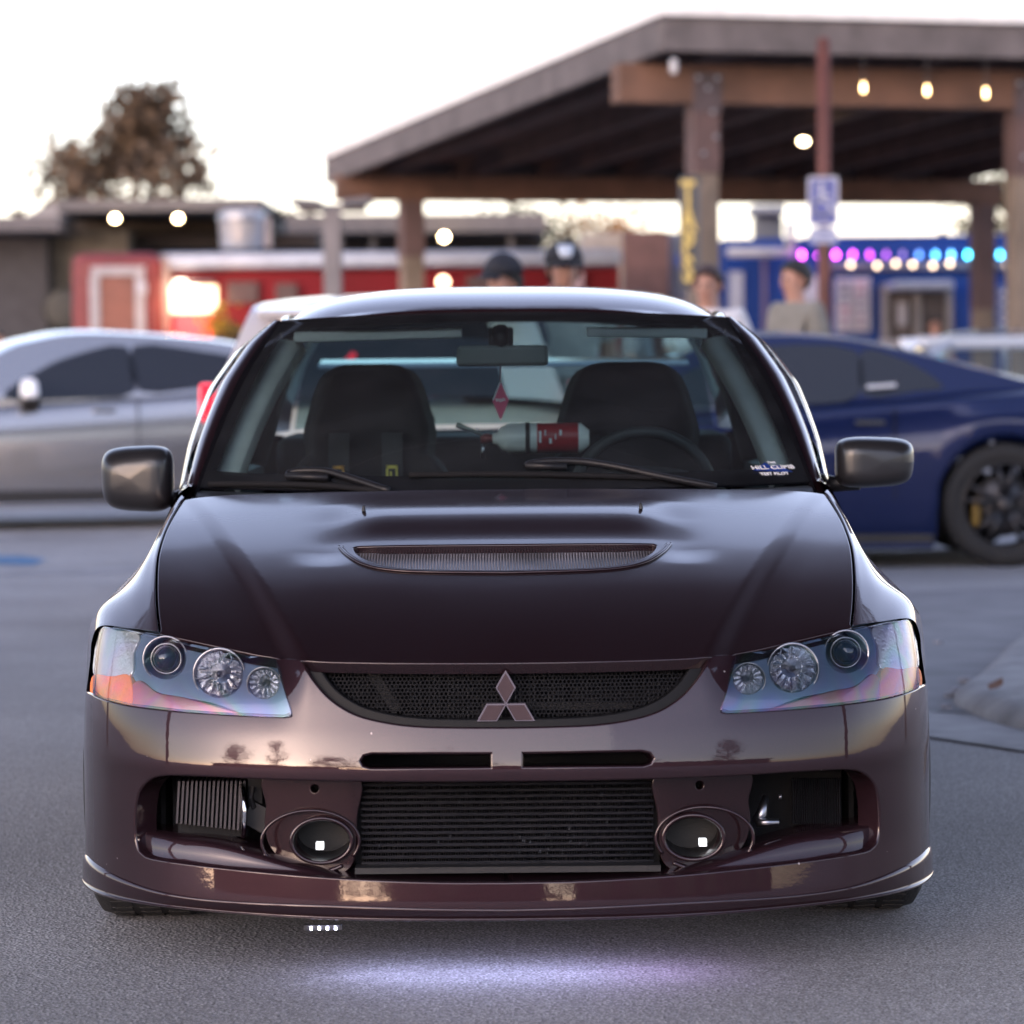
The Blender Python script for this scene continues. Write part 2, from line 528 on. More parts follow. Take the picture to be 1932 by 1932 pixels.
# =================================================================== ground
def asphalt():
    m_ = bpy.data.materials.new('asphalt'); m_.use_nodes = True
    t = m_.node_tree; b = t.nodes['Principled BSDF']; L = t.links.new
    tc = nd(t, 'ShaderNodeTexCoord')
    v1 = nd(t, 'ShaderNodeTexVoronoi'); v1.inputs['Scale'].default_value = 130
    n1 = nd(t, 'ShaderNodeTexNoise'); n1.inputs['Scale'].default_value = 190; n1.inputs['Detail'].default_value = 3
    n2 = nd(t, 'ShaderNodeTexNoise'); n2.inputs['Scale'].default_value = .8; n2.inputs['Detail'].default_value = 5
    n3 = nd(t, 'ShaderNodeTexNoise'); n3.inputs['Scale'].default_value = 30; n3.inputs['Detail'].default_value = 3
    for n in (v1, n1, n2, n3): L(tc.outputs['Object'], n.inputs['Vector'])
    r1 = nd(t, 'ShaderNodeValToRGB')
    r1.color_ramp.elements[0].position = .32; r1.color_ramp.elements[0].color = (.075, .074, .076, 1)
    r1.color_ramp.elements[1].position = .72; r1.color_ramp.elements[1].color = (.50, .495, .505, 1)
    L(n1.outputs[0], r1.inputs[0])
    mul = nd(t, 'ShaderNodeMix', data_type='RGBA', blend_type='MULTIPLY'); mul.inputs[0].default_value = 1
    r2 = nd(t, 'ShaderNodeMapRange'); r2.inputs[1].default_value = .3; r2.inputs[2].default_value = .7; r2.inputs[3].default_value = .82; r2.inputs[4].default_value = 1.18
    L(n2.outputs[0], r2.inputs[0]); L(r1.outputs[0], mul.inputs[6]); L(r2.outputs[0], mul.inputs[7])
    mul2 = nd(t, 'ShaderNodeMix', data_type='RGBA', blend_type='MULTIPLY'); mul2.inputs[0].default_value = 1
    r3 = nd(t, 'ShaderNodeValToRGB')
    r3.color_ramp.elements[0].color = (1.35, 1.35, 1.38, 1); r3.color_ramp.elements[1].color = (.7, .7, .7, 1); r3.color_ramp.elements[1].position = .8
    L(v1.outputs['Color'], r3.inputs[0]); L(mul.outputs[2], mul2.inputs[6]); L(r3.outputs[0], mul2.inputs[7])
    L(mul2.outputs[2], b.inputs['Base Color'])
    b.inputs['Roughness'].default_value = .85
    ad = nd(t, 'ShaderNodeMath', operation='ADD'); L(v1.outputs['Distance'], ad.inputs[0]); L(n3.outputs[0], ad.inputs[1])
    bp = nd(t, 'ShaderNodeBump'); bp.inputs['Strength'].default_value = .5; bp.inputs['Distance'].default_value = .006
    L(ad.outputs[0], bp.inputs['Height']); L(bp.outputs[0], b.inputs['Normal'])
    return m_


asph = asphalt()
tag(MB().grid([[(x, y, 0) for x in (-600, -60, -8, 8, 60, 600)] for y in (-400, -40, -8, 8, 40, 120, 900)]).build('ground', asph), kind='structure')
conc = M('concrete', (.21, .21, .225), .85, var=.25, scale=5, bump=.25, bscale=90, detail=8)
# =================================================================== the maroon saloon in front
ORG = np.array([0, 2.2, 0.0])
EVO = thing('sports_sedan', 'dark maroon sports saloon facing the camera with big hood vent and open front intake', 'car', ORG)


def part(name, v, f, mat, parent=EVO, **k):
    return mesh(name, v, f, mat, parent, org=ORG, **k)


# ---- front skin: plan curve (x,y) walked by arc length s, leaning back with height z
_pl = cr([(-.2, .006), (0, 0), (.2, .006), (.4, .030), (.55, .070), (.66, .120), (.735, .178), (.793, .245), (.835, .32), (.866, .41), (.885, .50), (.892, .575), (.896, .66), (.898, .78)], 30)[30:]
_L = np.concatenate([[0], np.cumsum(np.linalg.norm(np.diff(_pl, axis=0), axis=1))])
_t = np.gradient(_pl, axis=0); _t /= np.linalg.norm(_t, axis=1)[:, None]
_t[:, 0] = np.convolve(np.pad(_t[:, 0], 8, 'edge'), np.ones(17) / 17, 'valid')
_t[:, 1] = np.convolve(np.pad(_t[:, 1], 8, 'reflect', reflect_type='odd'), np.ones(17) / 17, 'valid')
_off = smooth_table([.10, .13, .16, .21, .25, .395, .412, .430, .458, .49, .52, .55, .58, .62, .66, .70],
                    [.002, .0, .001, .006, .010, .008, .0045, .006, .0105, .0165, .0255, .038, .058, .095, .138, .186], .05, .75, 900, .011)


_offn = smooth_table([.10, .13, .16, .21, .25, .395, .412, .430, .458, .49, .52, .55, .58, .62, .66, .70],
                     [.002, .0, .001, .006, .010, .008, .0045, .006, .0105, .0165, .0235, .0305, .038, .050, .075, .110], .05, .75, 900, .011)


def S(s, z, d=0.0):
    s, z = np.asarray(s, float), np.asarray(z, float)
    a, sg = np.abs(s), np.where(s < 0, -1.0, 1.0)
    X, Y = np.interp(a, _L, _pl[:, 0]), np.interp(a, _L, _pl[:, 1])
    tx, ty = np.interp(a, _L, _t[:, 0]), np.interp(a, _L, _t[:, 1])
    kb = sstep(.385, .475, a)
    o = _offn(z) * (1 - kb) + _off(z) * kb + d
    n0, n1 = ty, -tx                       # outward
    return np.stack([sg * (X - o * n0 * .22), Y - o * n1, z], -1)


_ss = np.linspace(0, np.interp(.565, _pl[:, 1], _L), 500)


def sk(dx, py, d=0.0):
    """parameter on the front skin seen at half offset dx, height py"""
    sg = -1 if dx < 0 else 1
    a = abs(dx); z = .45
    for _ in range(14):
        pts = S(_ss, np.full_like(_ss, z), d)
        v = pts - CAM
        zf = v @ SB[2]
        s = np.interp(a, np.maximum.accumulate((v @ SB[0]) / zf * FPX) + _ss * 1e-6, _ss)
        z = z * .3 + .7 * Q(a, py, float(S(s, z, d)[1]))[2]
    return np.array([sg * s, z])


def half(pts, d=0.0):
    return np.array([sk(a, b, d) for a, b in pts])


def mir(h):
    """closed loop from a half outline that starts and ends on the centre line"""
    h = np.asarray(h)
    return np.vstack([h, (h * [-1, 1])[::-1][(1 if abs(h[-1][0]) < 1e-6 else 0):(-1 if abs(h[0][0]) < 1e-6 else None)]])


GRILLE = [(0, 1376), (90, 1375), (170, 1372), (235, 1363), (290, 1347), (335, 1318), (368, 1280), (390, 1243)]
L_IN = [(433, 1240), (416, 1300), (404, 1338), (404, 1349), (418, 1352)]
L_BOT = [(520, 1347), (620, 1339), (712, 1328), (765, 1314), (783, 1305), (800, 1299)]
CREASE = [(800, 1400), (801, 1500), (799, 1580), (797, 1604), (770, 1628), (715, 1656), (640, 1680), (520, 1696), (310, 1706), (150, 1713), (0, 1716)]
g_h = half(cr(GRILLE, 6)); i_h = half(cr(L_IN, 5)); b_h = half(cr(L_BOT, 5)); c_h = half(cr(CREASE, 6))
g_h[0, 0] = 0; c_h[-1, 0] = 0
out = mir(np.vstack([g_h, i_h, b_h, c_h]))
out = by_step(out, .012)
MAIN = [(0, 1471), (200, 1470), (400, 1465), (560, 1457), (640, 1454), (672, 1460), (694, 1480), (703, 1510), (706, 1550), (703, 1585), (692, 1606), (660, 1619), (520, 1638), (335, 1656), (150, 1666), (0, 1668)]
m_h = half(cr(MAIN, 6)); m_h[0, 0] = m_h[-1, 0] = 0
hole_main = by_step(mir(m_h), .010)
SLOT = [(27, 1418), (150, 1417), (255, 1416), (272, 1420), (281, 1433), (274, 1446), (258, 1451), (150, 1451), (27, 1451)]
s_h = half(SLOT)
hole_r = by_step(s_h, .006); hole_l = by_step(s_h * [-1, 1], .006)
sheet('bumper', out, [hole_main, hole_r, hole_l], .011, S, paint_chip, EVO, ORG, rim=.03, rr=.005, hole_rim=.05)

# ---- lip below the crease
sx = np.linspace(-1, 1, 161)
cs = half(cr(CREASE[3:], 6))[::-1]
cs = cs[np.concatenate([[True], np.diff(cs[:, 0]) > 1e-5])]
smax = sk(797, 1604)[0]
rows = []
for q in sx:
    a = abs(q) * smax
    zc = np.interp(a, cs[:, 0], cs[:, 1]) if abs(q) < .999 else sk(797, 1604)[1]
    top = S(q * smax, zc)
    k = sstep(.45, 1.0, abs(q))
    zb = .128 + .012 * sstep(.2, .7, abs(q)) - .004 * k
    tx, ty = np.interp(a, _L, _t[:, 0]), np.interp(a, _L, _t[:, 1])
    n = np.array([math.copysign(ty, q) if q else 0, -tx, 0])
    def at(off, z): return S(q * smax, zc) * [1, 1, 0] + n * off + [0, 0, z]
    h = zc - zb
    o = lambda t: -.010 * (1 - k) * t + .007 * k * t ** .8
    rows.append([top - n * .012 + [0, 0, .004], top - n * .002 + [0, 0, .0015], top + n * .003, at(o(.25) + .003, zc - .25 * h), at(o(.5) + .002, zc - .5 * h), at(o(.75) + .001, zc - .75 * h), at(o(.92) - .001, zc - .9 * h), at(o(.93) + .007 * (1 - .9 * k), zc - .915 * h),
                 at(o(1) + .008 * (1 - .9 * k), zc - .95 * h), at(o(1) + .005 * (1 - .9 * k), zb), at(o(1) - .01, zb - .001), at(-.12, zb + .004)])
b = MB().grid(np.array(rows)[:, ::-1])
lip = b.build('front_lip', paint, EVO, smooth=True, org=ORG)

# ---- centre rib between the slots, black backing behind every opening
p0 = [S(*sk(dx, py), .004) for dx, py in ((-14, 1416), (14, 1416), (26, 1453), (-26, 1453))]
def bar(name, pts, depth, mat, parent=EVO, bevel=.0015):
    pts = np.array(pts)
    b = MB().hexa(pts[::-1] * 1 , pts[::-1] + [0, depth, 0])
    return b.build(name, mat, parent, org=ORG, bevel=bevel)
bar('slot_rib', [S(*sk(dx, py), .002) for dx, py in ((-14, 1414), (14, 1414), (27, 1454), (-27, 1454))], .03, paint, bevel=.004)
b = MB()
b.box((0, .32, .38), (1.36, .01, .44)).box((0, .9, .155), (1.4, 1.3, .01)).box((0, .80, .60), (1.2, .7, .01))
for sgn in (-1, 1): b.box((sgn * .70, .72, .36), (.01, .8, .42))
b.build('engine_bay_liner', dark_void, EVO, org=ORG)
for sgn in (-1, 1):
    G = [[S(sgn * q, z, .055) for z in np.linspace(.19, .55, 6)] for q in np.linspace(.0, .76, 24)]
# inner floor of the wide intake
fl = by_step(half(cr(MAIN[9:], 6)), .02, False)
rows = []
for q in np.vstack([fl, (fl * [-1, 1])[::-1]]):
    p = S(*q, .004) + [0, 0, -.004]
    hh = .046 * sstep(.27, .62, abs(p[0]))
    rows.append([p, p + [0, .02, .002], p + [0, .026, .004 + hh * .1], p + [0, .029, .004 + hh * .45], p + [0, .033, .004 + hh * .85], p + [0, .040, .004 + hh], p + [0, .10, .006 + hh], p + [0, .17, .008 + hh]])
MB().grid(np.array(rows)).build('intake_floor', paint, EVO, smooth=True, org=ORG)

# ---- intercooler: bars and fins
ic = MB().box((0, .19, .31), (.60, .10, .19)).build('intercooler', dark_void, EVO, org=ORG)
fin = M('cooler_fin', (.035, .035, .042), .35, .8, bump=.6, bscale=700)
bare = M('bare_core', (.10, .105, .12), .32, .9, bump=.7, bscale=500)
for i in range(14):
    z = Q(0, 1480 + i * 11.4, .11)[2]
    MB().tube([(-.288, .12, z), (.288, .12, z)], .0036, 8).build('cooler_bar' , fin, ic, smooth=True, org=ORG)
b = MB()
rnd = random.Random(3)
for i in range(13):
    z = Q(0, 1485.7 + i * 11.4, .13)[2]
    for k in range(120):
        x = -.285 + .57 * k / 119
        b.box((x + rnd.uniform(-.0006, .0006), .136, z), (.0012, .02, .0082), rz=rnd.uniform(-.2, .2))
tag(b.build('cooler_fins', fin, EVO, org=ORG), kind='stuff')
b = MB()
for k in range(34):
    x, z = rnd.uniform(.02, .26), Q(0, 1613 - rnd.random() ** 2 * 40, .12)[2]
    if k > 20: x, z = rnd.uniform(-.27, .27), rnd.uniform(.25, .38)
    b.box((x, .1155, z), (.0015 + .002 * rnd.random(), .001, .003 + .004 * rnd.random()), ry=rnd.uniform(-.3, .3))
tag(b.build('bent_fins', bare, EVO, org=ORG), kind='stuff')
MB().box((0, .13, .216), (.6, .1, .012)).box((0, .13, .400), (.6, .1, .01)).build('cooler_frame', black, EVO, org=ORG)

# ---- fog lamp brackets
bracket_shaded = car_paint('shaded_bracket_paint', (0.014, 0.0060, 0.0080), .35, .45, coat=.8, crough=(.05, .10), edge=_ed)  # same body paint, darkened so the recess shade sits in its colour
for sgn in (-1, 1):
    Yb = .105
    def bf(x, z):
        x, z = np.asarray(x, float), np.asarray(z, float)
        return np.stack([x, Yb + .5 * np.maximum(0, np.abs(x) - .30) ** 1.5 + 0 * z, z], -1)
    def q2(a, py): p = Q(a, py, Yb); return (sgn * p[0], p[2])
    ol = np.array([q2(*t) for t in cr([(288, 1462), (452, 1462), (456, 1520), (459, 1560), (448, 1600), (415, 1632), (370, 1648), (320, 1646), (292, 1620), (286, 1540)], 5, True)])
    cx = 351
    oval = np.array([q2(cx + 57 * math.cos(t), 1583 + 42 * math.sin(t)) for t in np.linspace(0, 2 * math.pi, 48, endpoint=False)])
    rnd_h = np.array([q2(364 + 10 * math.cos(t), 1486 + 10 * math.sin(t)) for t in np.linspace(0, 2 * math.pi, 20, endpoint=False)])
    br = sheet('fog_bracket', by_step(ol, .008), [oval, rnd_h], .010, bf, bracket_shaded, EVO, ORG, rim=.02, rr=.003)
    def ring(rx, ry, cxx, cyy, y, r, mat, name, a0=0, a1=360, n=56):
        pts = [Q(sgn * (cxx + rx * math.cos(R(t))), cyy + ry * math.sin(R(t)), y) for t in np.linspace(a0, a1, n)]
        return MB().tube(pts, r, 8, cap=a1 - a0 < 360).build(name, mat, br, smooth=True, org=ORG)
    ring(57, 42, cx, 1583, Yb - .006, .0045, paint, 'oval_trim')
    ring(92, 58, 372, 1584, Yb - .002, .0035, paint, 'outer_trim', 150, 395)
    ring(92, 58, 372, 1586, Yb - .002, .0045, paint, 'bottom_trim', 20, 130)
    pts = [Q(sgn * (cx + 52 * math.cos(t)), 1583 + 37 * math.sin(t), Yb + .01) for t in np.linspace(0, 2 * math.pi, 40)]
    pt2 = [p + [0, .12, 0] for p in pts]
    MB().grid([pts, pt2]).build('duct', black, br, smooth=True, org=ORG)
    MB().grid([[p * 1 for p in pt2], [np.mean(pt2[:-1], 0)] * len(pt2)]).build('duct_end', black, br, smooth=True, org=ORG)
    lx = 368 if sgn > 0 else 354
    c = Q(sgn * lx, 1592, Yb + .05)
    MB().box(c, (.0155, .02, .0145)).build('white_square', M('white_square', (.8, .8, .8), .2, emit=(.9, .95, 1), es=.34, var=0), br, org=ORG, bevel=.001)  # small emissive white square set inside the oval duct

# ---- parts seen in the side intakes
oc = MB()
for k in range(16):
    x = Q(-622 + k * 8.2, 1515, .22)[0]
    zt, zb = Q(0, 1466, .22)[2], Q(0, 1545 + k * 1.0, .22)[2]
    oc.hexa([(x - .0022, .20, zb), (x + .0022, .20, zb), (x + .0022, .26, zb), (x - .0022, .26, zb)], [(x - .0022 + .006, .20, zt), (x + .0022 + .006, .20, zt), (x + .0022 + .006, .26, zt), (x - .0022 + .006, .26, zt)])
o = MB().box((Q(-560, 0, .25)[0], .25, .315), (.14, .05, .10)).build('oil_cooler', dark_void, EVO, org=ORG)
tag(oc.build('cooler_fin_row', M('dark_alloy', (.06, .055, .062), .5, .6), EVO, org=ORG), kind='stuff')
MB().lathe([(.001, -.004), (.054, -.004), (.056, 0), (.054, .004), (.001, .004)], 32, Q(-500, 1524, .20), (1, .18, 0)).build('cooler_cap', chrome, o, smooth=True, org=ORG)
b = MB()
b.box(Q(-478, 1500, .24), (.03, .05, .085), rz=.2).box(Q(-470, 1535, .22), (.05, .04, .05), ry=.5).tube([Q(-480, 1480, .2), Q(-484, 1500, .19), Q(-478, 1520, .2)], .006)
b.build('cooler_hose', M('dark_hose', (.03, .028, .03), .5), o, org=ORG, bevel=.004)
b = MB().tube([Q(468, 1558, .2), Q(480, 1540, .2), Q(488, 1505, .21)], [.010, .012, .006], 10).tube([Q(470, 1556, .19), Q(512, 1556, .19)], [.009, .007], 8).box(Q(515, 1508, .22), (.006, .006, .010))
b.build('pipe_fitting', satin, EVO, smooth=True, org=ORG)
b = MB()
for k in range(22): b.box((Q(545 + k * 4.2, 0, .27)[0], .27, .32), (.0016, .03, .09))
tag(b.build('side_radiator_fins', fin, EVO, org=ORG), kind='stuff')

# ---- hood
zc_ = lambda y: .626 + .42 * (np.asarray(y, float) - .10) - .127 * (np.asarray(y, float) - .10) ** 2
R0p = [sk(650, 1188)]
G0 = S(*R0p[0])
def on_edge(dx, py):
    """point of the smooth hood side line seen at dx,py"""
    ys = np.linspace(.25, 1.35, 600)
    pr = np.array([Q(dx, py, y) for y in (.0, 1.0)])
    pts = pr[0] + (pr[1] - pr[0]) * ys[:, None]
    t = ys - G0[1]
    return pts[np.argmin(np.abs(pts[:, 2] - (G0[2] + .395 * t - .148 * t * t)))]
R0 = np.array([G0] + [on_edge(a, b_) for a, b_ in ((655, 1140), (656, 1090), (652, 1040), (640, 1000), (625, 970), (608, 943), (600, 935))])
R0c = cr(R0, 16)
xe_ = smooth_table(R0c[:, 1], R0c[:, 0], 0, 1.3, 500, .02)
ze_ = smooth_table(np.concatenate([[0, .1], R0c[:, 1]]), np.concatenate([[G0[2] - (G0[1]) * .47, G0[2] - (G0[1] - .1) * .47], R0c[:, 2]]), 0, 1.3, 500, .035)
CRX = cr([Q(413, 1235, .16)[:2], Q(440, 1190, .27)[:2], Q(478, 1120, .45)[:2], Q(520, 1050, .66)[:2], Q(560, 990, .90)[:2], Q(590, 952, 1.08)[:2], Q(600, 940, 1.15)[:2]], 10)
crx_ = smooth_table(CRX[:, 1], CRX[:, 0], 0, 1.3, 400, .03)


def H0(x, y):
    x, y = np.asarray(x, float), np.asarray(y, float)
    a = np.abs(x)
    zc, ze, xe = zc_(y), ze_(y), xe_(y)
    t = np.clip(a / xe, 0, 1.2)
    h = zc - (zc - ze) * t ** 2.3
    # raised centre that ends in the crease towards the headlights
    k = 1 - sstep(.16, .95, y)
    h = h + (.0190 * k + .0035) * (1 - sstep(-.026, .020, a - crx_(y)))
    # dip in the outer panel just beyond the crease
    h = h - .002 * k * np.exp(-((a - crx_(y) - .05) / .04) ** 2)
    # scoop behind the vent
    lat = 1 - sstep(.25, .47, a)
    h = h + .015 * sstep(.665, .83, y) * (1 - sstep(.84, 1.10, y)) * lat
    # shallow flank beside the vent
    h = h - .006 * np.exp(-((a - .375) / .055) ** 2) * sstep(.50, .62, y) * (1 - sstep(.82, .98, y))
    # centre fold at the nose
    h = h + .003 * (1 - np.clip(a / .22, 0, 1)) * (1 - sstep(.12, .5, y))
    return h


fe = half(cr([(0, 1249), (150, 1248), (300, 1245), (392, 1241), (433, 1236), (540, 1213), (650, 1188)], 8))
fe3 = S(fe[:, 0], fe[:, 1])
fyx = smooth_table(fe3[:, 0], fe3[:, 1], -.1, .8, 300, .012)
dlt = smooth_table(fe3[:, 0], fe3[:, 2] - H0(fe3[:, 0], fe3[:, 1]), -.1, .8, 300, .02)


def H(x, y):
    x, y = np.asarray(x, float), np.asarray(y, float)
    a = np.abs(x)
    return np.stack([x, y, H0(x, y) + dlt(a) * np.exp(-np.maximum(0, y - fyx(a)) / .16)], -1)


def hk(dx, py):
    ys = np.linspace(.02, 1.3, 900)
    pr = np.array([Q(dx, py, y) for y in (.0, 1.0)])
    pts = pr[0] + (pr[1] - pr[0]) * ys[:, None]
    dz = pts[:, 2] - H(pts[:, 0], pts[:, 1])[:, 2]
    i = np.argmax(dz < 0)
    t = dz[i - 1] / (dz[i - 1] - dz[i]) if i else 0
    return pts[i - 1 if i else 0, :2] * (1 - t) + pts[i, :2] * t


rear = [(0.62, 1.145), (.5, 1.125), (.3, 1.105), (0.0, 1.10)]
fe_xy = fe3[:, :2]; fe_xy[0, 0] = 0
side = R0c[R0c[:, 1] < 1.14][2:, :2] - [.003, 0]
h_h = np.vstack([fe_xy, side, rear])
hood_out = by_step(mir(h_h), .014)
VENT = [(0, 1026), (150, 1026), (262, 1027), (284, 1029), (288, 1034), (278, 1046), (252, 1059), (215, 1068), (150, 1073), (0, 1076)]
v_h = np.array([hk(a, b_) for a, b_ in cr(VENT, 5)]); v_h[0, 0] = v_h[-1, 0] = 0
vent = by_step(mir(v_h), .008)
Hf = lambda x, y: H(x, y)
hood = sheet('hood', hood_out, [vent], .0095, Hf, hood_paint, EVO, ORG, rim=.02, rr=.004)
# vent frame (a U of two ribs), screen and dark well
u_h = np.array([hk(a, b_) for a, b_ in cr([(0, 1082), (150, 1079), (222, 1074), (268, 1063), (298, 1045), (312, 1030)], 8)])
for k, (o_, rr_) in enumerate(((0, .0045), (.0085, .003))):
    pts = []
    for x, y in np.vstack([(u_h * [-1, 1])[::-1], u_h[1:]]):
        p = H(x, y); dirn = np.array([-x / .33 * .8, .4, 0]); pts.append(p + dirn * o_ + [0, 0, .002])
    MB().tube(pts, rr_, 8, flat=.7).build('vent_trim', paint, hood, smooth=True, org=ORG)
vz = H(0., .6)[2]
b = MB()
vc = v_h.mean(0)
ya, yb = v_h[:, 1].min(), v_h[:, 1].max()
za, zb_ = H(0, ya)[2] - .016, H(0, yb)[2] - .022
for x in np.arange(-.335, .336, .0062):
    col_y = [q for q in np.linspace(ya, yb, 60) if inside([[x, q]], vent)[0]]
    if len(col_y) < 2: continue
    y0, y1 = col_y[0], col_y[-1]
    f_ = lambda y: za + (zb_ - za) * (y - ya) / (yb - ya)
    b.hexa([(x - .0016, y0, f_(y0)), (x + .0016, y0, f_(y0)), (x + .0016, y1, f_(y1)), (x - .0016, y1, f_(y1))], [(x - .0016, y0, f_(y0) + .003), (x + .0016, y0, f_(y0) + .003), (x + .0016, y1, f_(y1) + .003), (x - .0016, y1, f_(y1) + .003)])
for y in np.arange(ya + .004, yb, .0085):
    xs = [x for x in np.linspace(0, .34, 120) if inside([[x, y]], vent)[0]]
    if xs:
        z = za + (zb_ - za) * (y - ya) / (yb - ya) + .0012
        b.box((0, y, z), (2 * xs[-1], .0018, .003))
tag(b.build('vent_mesh', M('vent_wire', (.14, .14, .17), .34, .8, var=.5, scale=5), EVO, org=ORG), kind='stuff')
b = MB().box((0, (ya + yb) / 2, za - .045), (.72, yb - ya + .06, .004)).box((.02, (ya + yb) / 2 + .02, za - .02), (.36, .05, .02), rx=.2)
b.build('vent_duct', M('duct_grey', (.05, .05, .06), .4, .5), hood, org=ORG)
for dx in (-266, 257):
    x, y = hk(dx, 962); p = H(x, y)
    MB().box(p + [0, 0, .006], (.009, .02, .014), taper=.6).build('washer_jet', black, hood, org=ORG, bevel=.002)

# ---- upper grille: black surround, honeycomb screen, radiator behind, emblem
gl_h = half(cr(GRILLE, 6)); gl_h[0, 0] = 0
top_h = half([(388, 1238), (200, 1246), (0, 1248)]); top_h[-1, 0] = 0
ginner = half(cr([(0, 1362), (90, 1361), (165, 1358), (228, 1349), (280, 1333), (322, 1305), (350, 1270), (366, 1238)], 6)); ginner[0, 0] = 0
Sg = lambda s, z: S(s, z, .018)
o2 = mir(np.vstack([gl_h, top_h])); 
inner = mir(np.vstack([ginner, half([(366, 1244), (200, 1251), (0, 1254)]) * [1, 1]])); 
gsur = sheet('grille_surround', by_step(o2, .012), [by_step(inner, .012)], .012, Sg, M('grille_black', (.004, .004, .005), .5, spec=.2), EVO, ORG, rim=.03, rr=.006)
b = MB()
Sm = lambda s, z: S(s, z, .040)
poly = inner
c_ = .0082
for i in range(-60, 61):
    for j in range(0, 22):
        s0, z0 = i * c_ * 1.0 + (j % 2) * c_ / 2, .50 + j * c_ * .866
        if not inside([[s0, z0]], poly)[0]: continue
        for (a0, a1) in ((30, 90), (90, 150), (-30, 30)):
            r_ = c_ * .577
            q0 = np.array([s0 + r_ * math.cos(R(a0)), z0 + r_ * math.sin(R(a0))]); q1 = np.array([s0 + r_ * math.cos(R(a1)), z0 + r_ * math.sin(R(a1))])
            dd = q1 - q0; nrm = np.array([-dd[1], dd[0]]) / np.linalg.norm(dd) * .0011
            lo = [S(*(q0 - nrm), .040), S(*(q1 - nrm), .040), S(*(q1 + nrm), .040), S(*(q0 + nrm), .040)]
            b.add(lo + [p + np.array([0, .004, 0]) for p in (lo[0], lo[1], lo[2], lo[3])], [[0, 1, 2, 3], [0, 4, 5, 1], [3, 2, 6, 7]])
tag(b.build('grille_mesh', M('grille_wire', (.006, .006, .008), .6, spec=.12), EVO, org=ORG), kind='stuff')
b = MB().box((0, .235, .57), (.9, .01, .2))
b.build('radiator_back', dark_void, gsur, org=ORG)
b = MB()
for x in np.arange(-.40, .40, .0095):
    if rnd.random() < .12: continue
    b.box((x, .2, .57 + rnd.uniform(-.01, .01)), (.0022, .01, .17))
tag(b.build('radiator_tubes', M('radiator_tube', (.055, .057, .064), .45, .5, var=.7, scale=9), EVO, org=ORG), kind='stuff')
b = MB()
for k in range(70):
    q = rnd.uniform(-.36, .36); z = .505 + .10 * rnd.random() ** 1.8
    p = S(q, z, .05 + .05 * rnd.random())
    if inside([[q, z]], poly)[0]: b.box(p, (.003 + .006 * rnd.random() ** 2, .002, .003 + .006 * rnd.random()), ry=rnd.uniform(-.6, .6))
tag(b.build('stone_chips', bare, EVO, org=ORG), kind='stuff')
# cross members inside
MB().box((-.245, .15, .57), (.02, .02, .11), ry=-.55).build('brace', black, gsur, org=ORG)
MB().box((.1, .16, .53), (.3, .02, .012)).build('cross_bar', black, gsur, org=ORG)
# emblem of three diamonds
em = M('emblem_pink', (.042, .024, .029), .5, .3, var=.1, spec=.3)
emd = M('emblem_edge', (.06, .05, .06), .2, .8)
a_ = .0365
Ye = .045
c0 = Q(-1, 1328, Ye)
emb = None
for ang in (90, 210, 330):
    e1 = np.array([math.cos(R(ang - 30)), math.sin(R(ang - 30))]) * a_; e2 = np.array([math.cos(R(ang + 30)), math.sin(R(ang + 30))]) * a_
    def rh(k): 
        cc = (e1 + e2) / 2
        return [cc + (q - cc) * k for q in (np.zeros(2), e1, e1 + e2, e2)]
    mp = lambda a, b_, d_: c0 + np.array([a, d_ - .18 * b_ * -1, b_])
    o = MB().prism(rh(1.0), -.004, .008, mp).build('emblem' if emb is None else 'diamond', emd, emb or EVO, org=ORG, bevel=.001)
    emb = emb or o
    o = MB().prism(rh(.80), -.0075, .002, mp).build('diamond_face', em, emb, org=ORG, bevel=.0016)

# ---- headlights
LENS = [(434, 1243), (490, 1233), (540, 1222), (600, 1209), (655, 1196), (715, 1184), (750, 1179), (763, 1180), (770, 1205), (776, 1250), (780, 1296), (768, 1308), (712, 1323), (620, 1335), (520, 1343), (424, 1348), (408, 1343), (408, 1334), (420, 1296)]


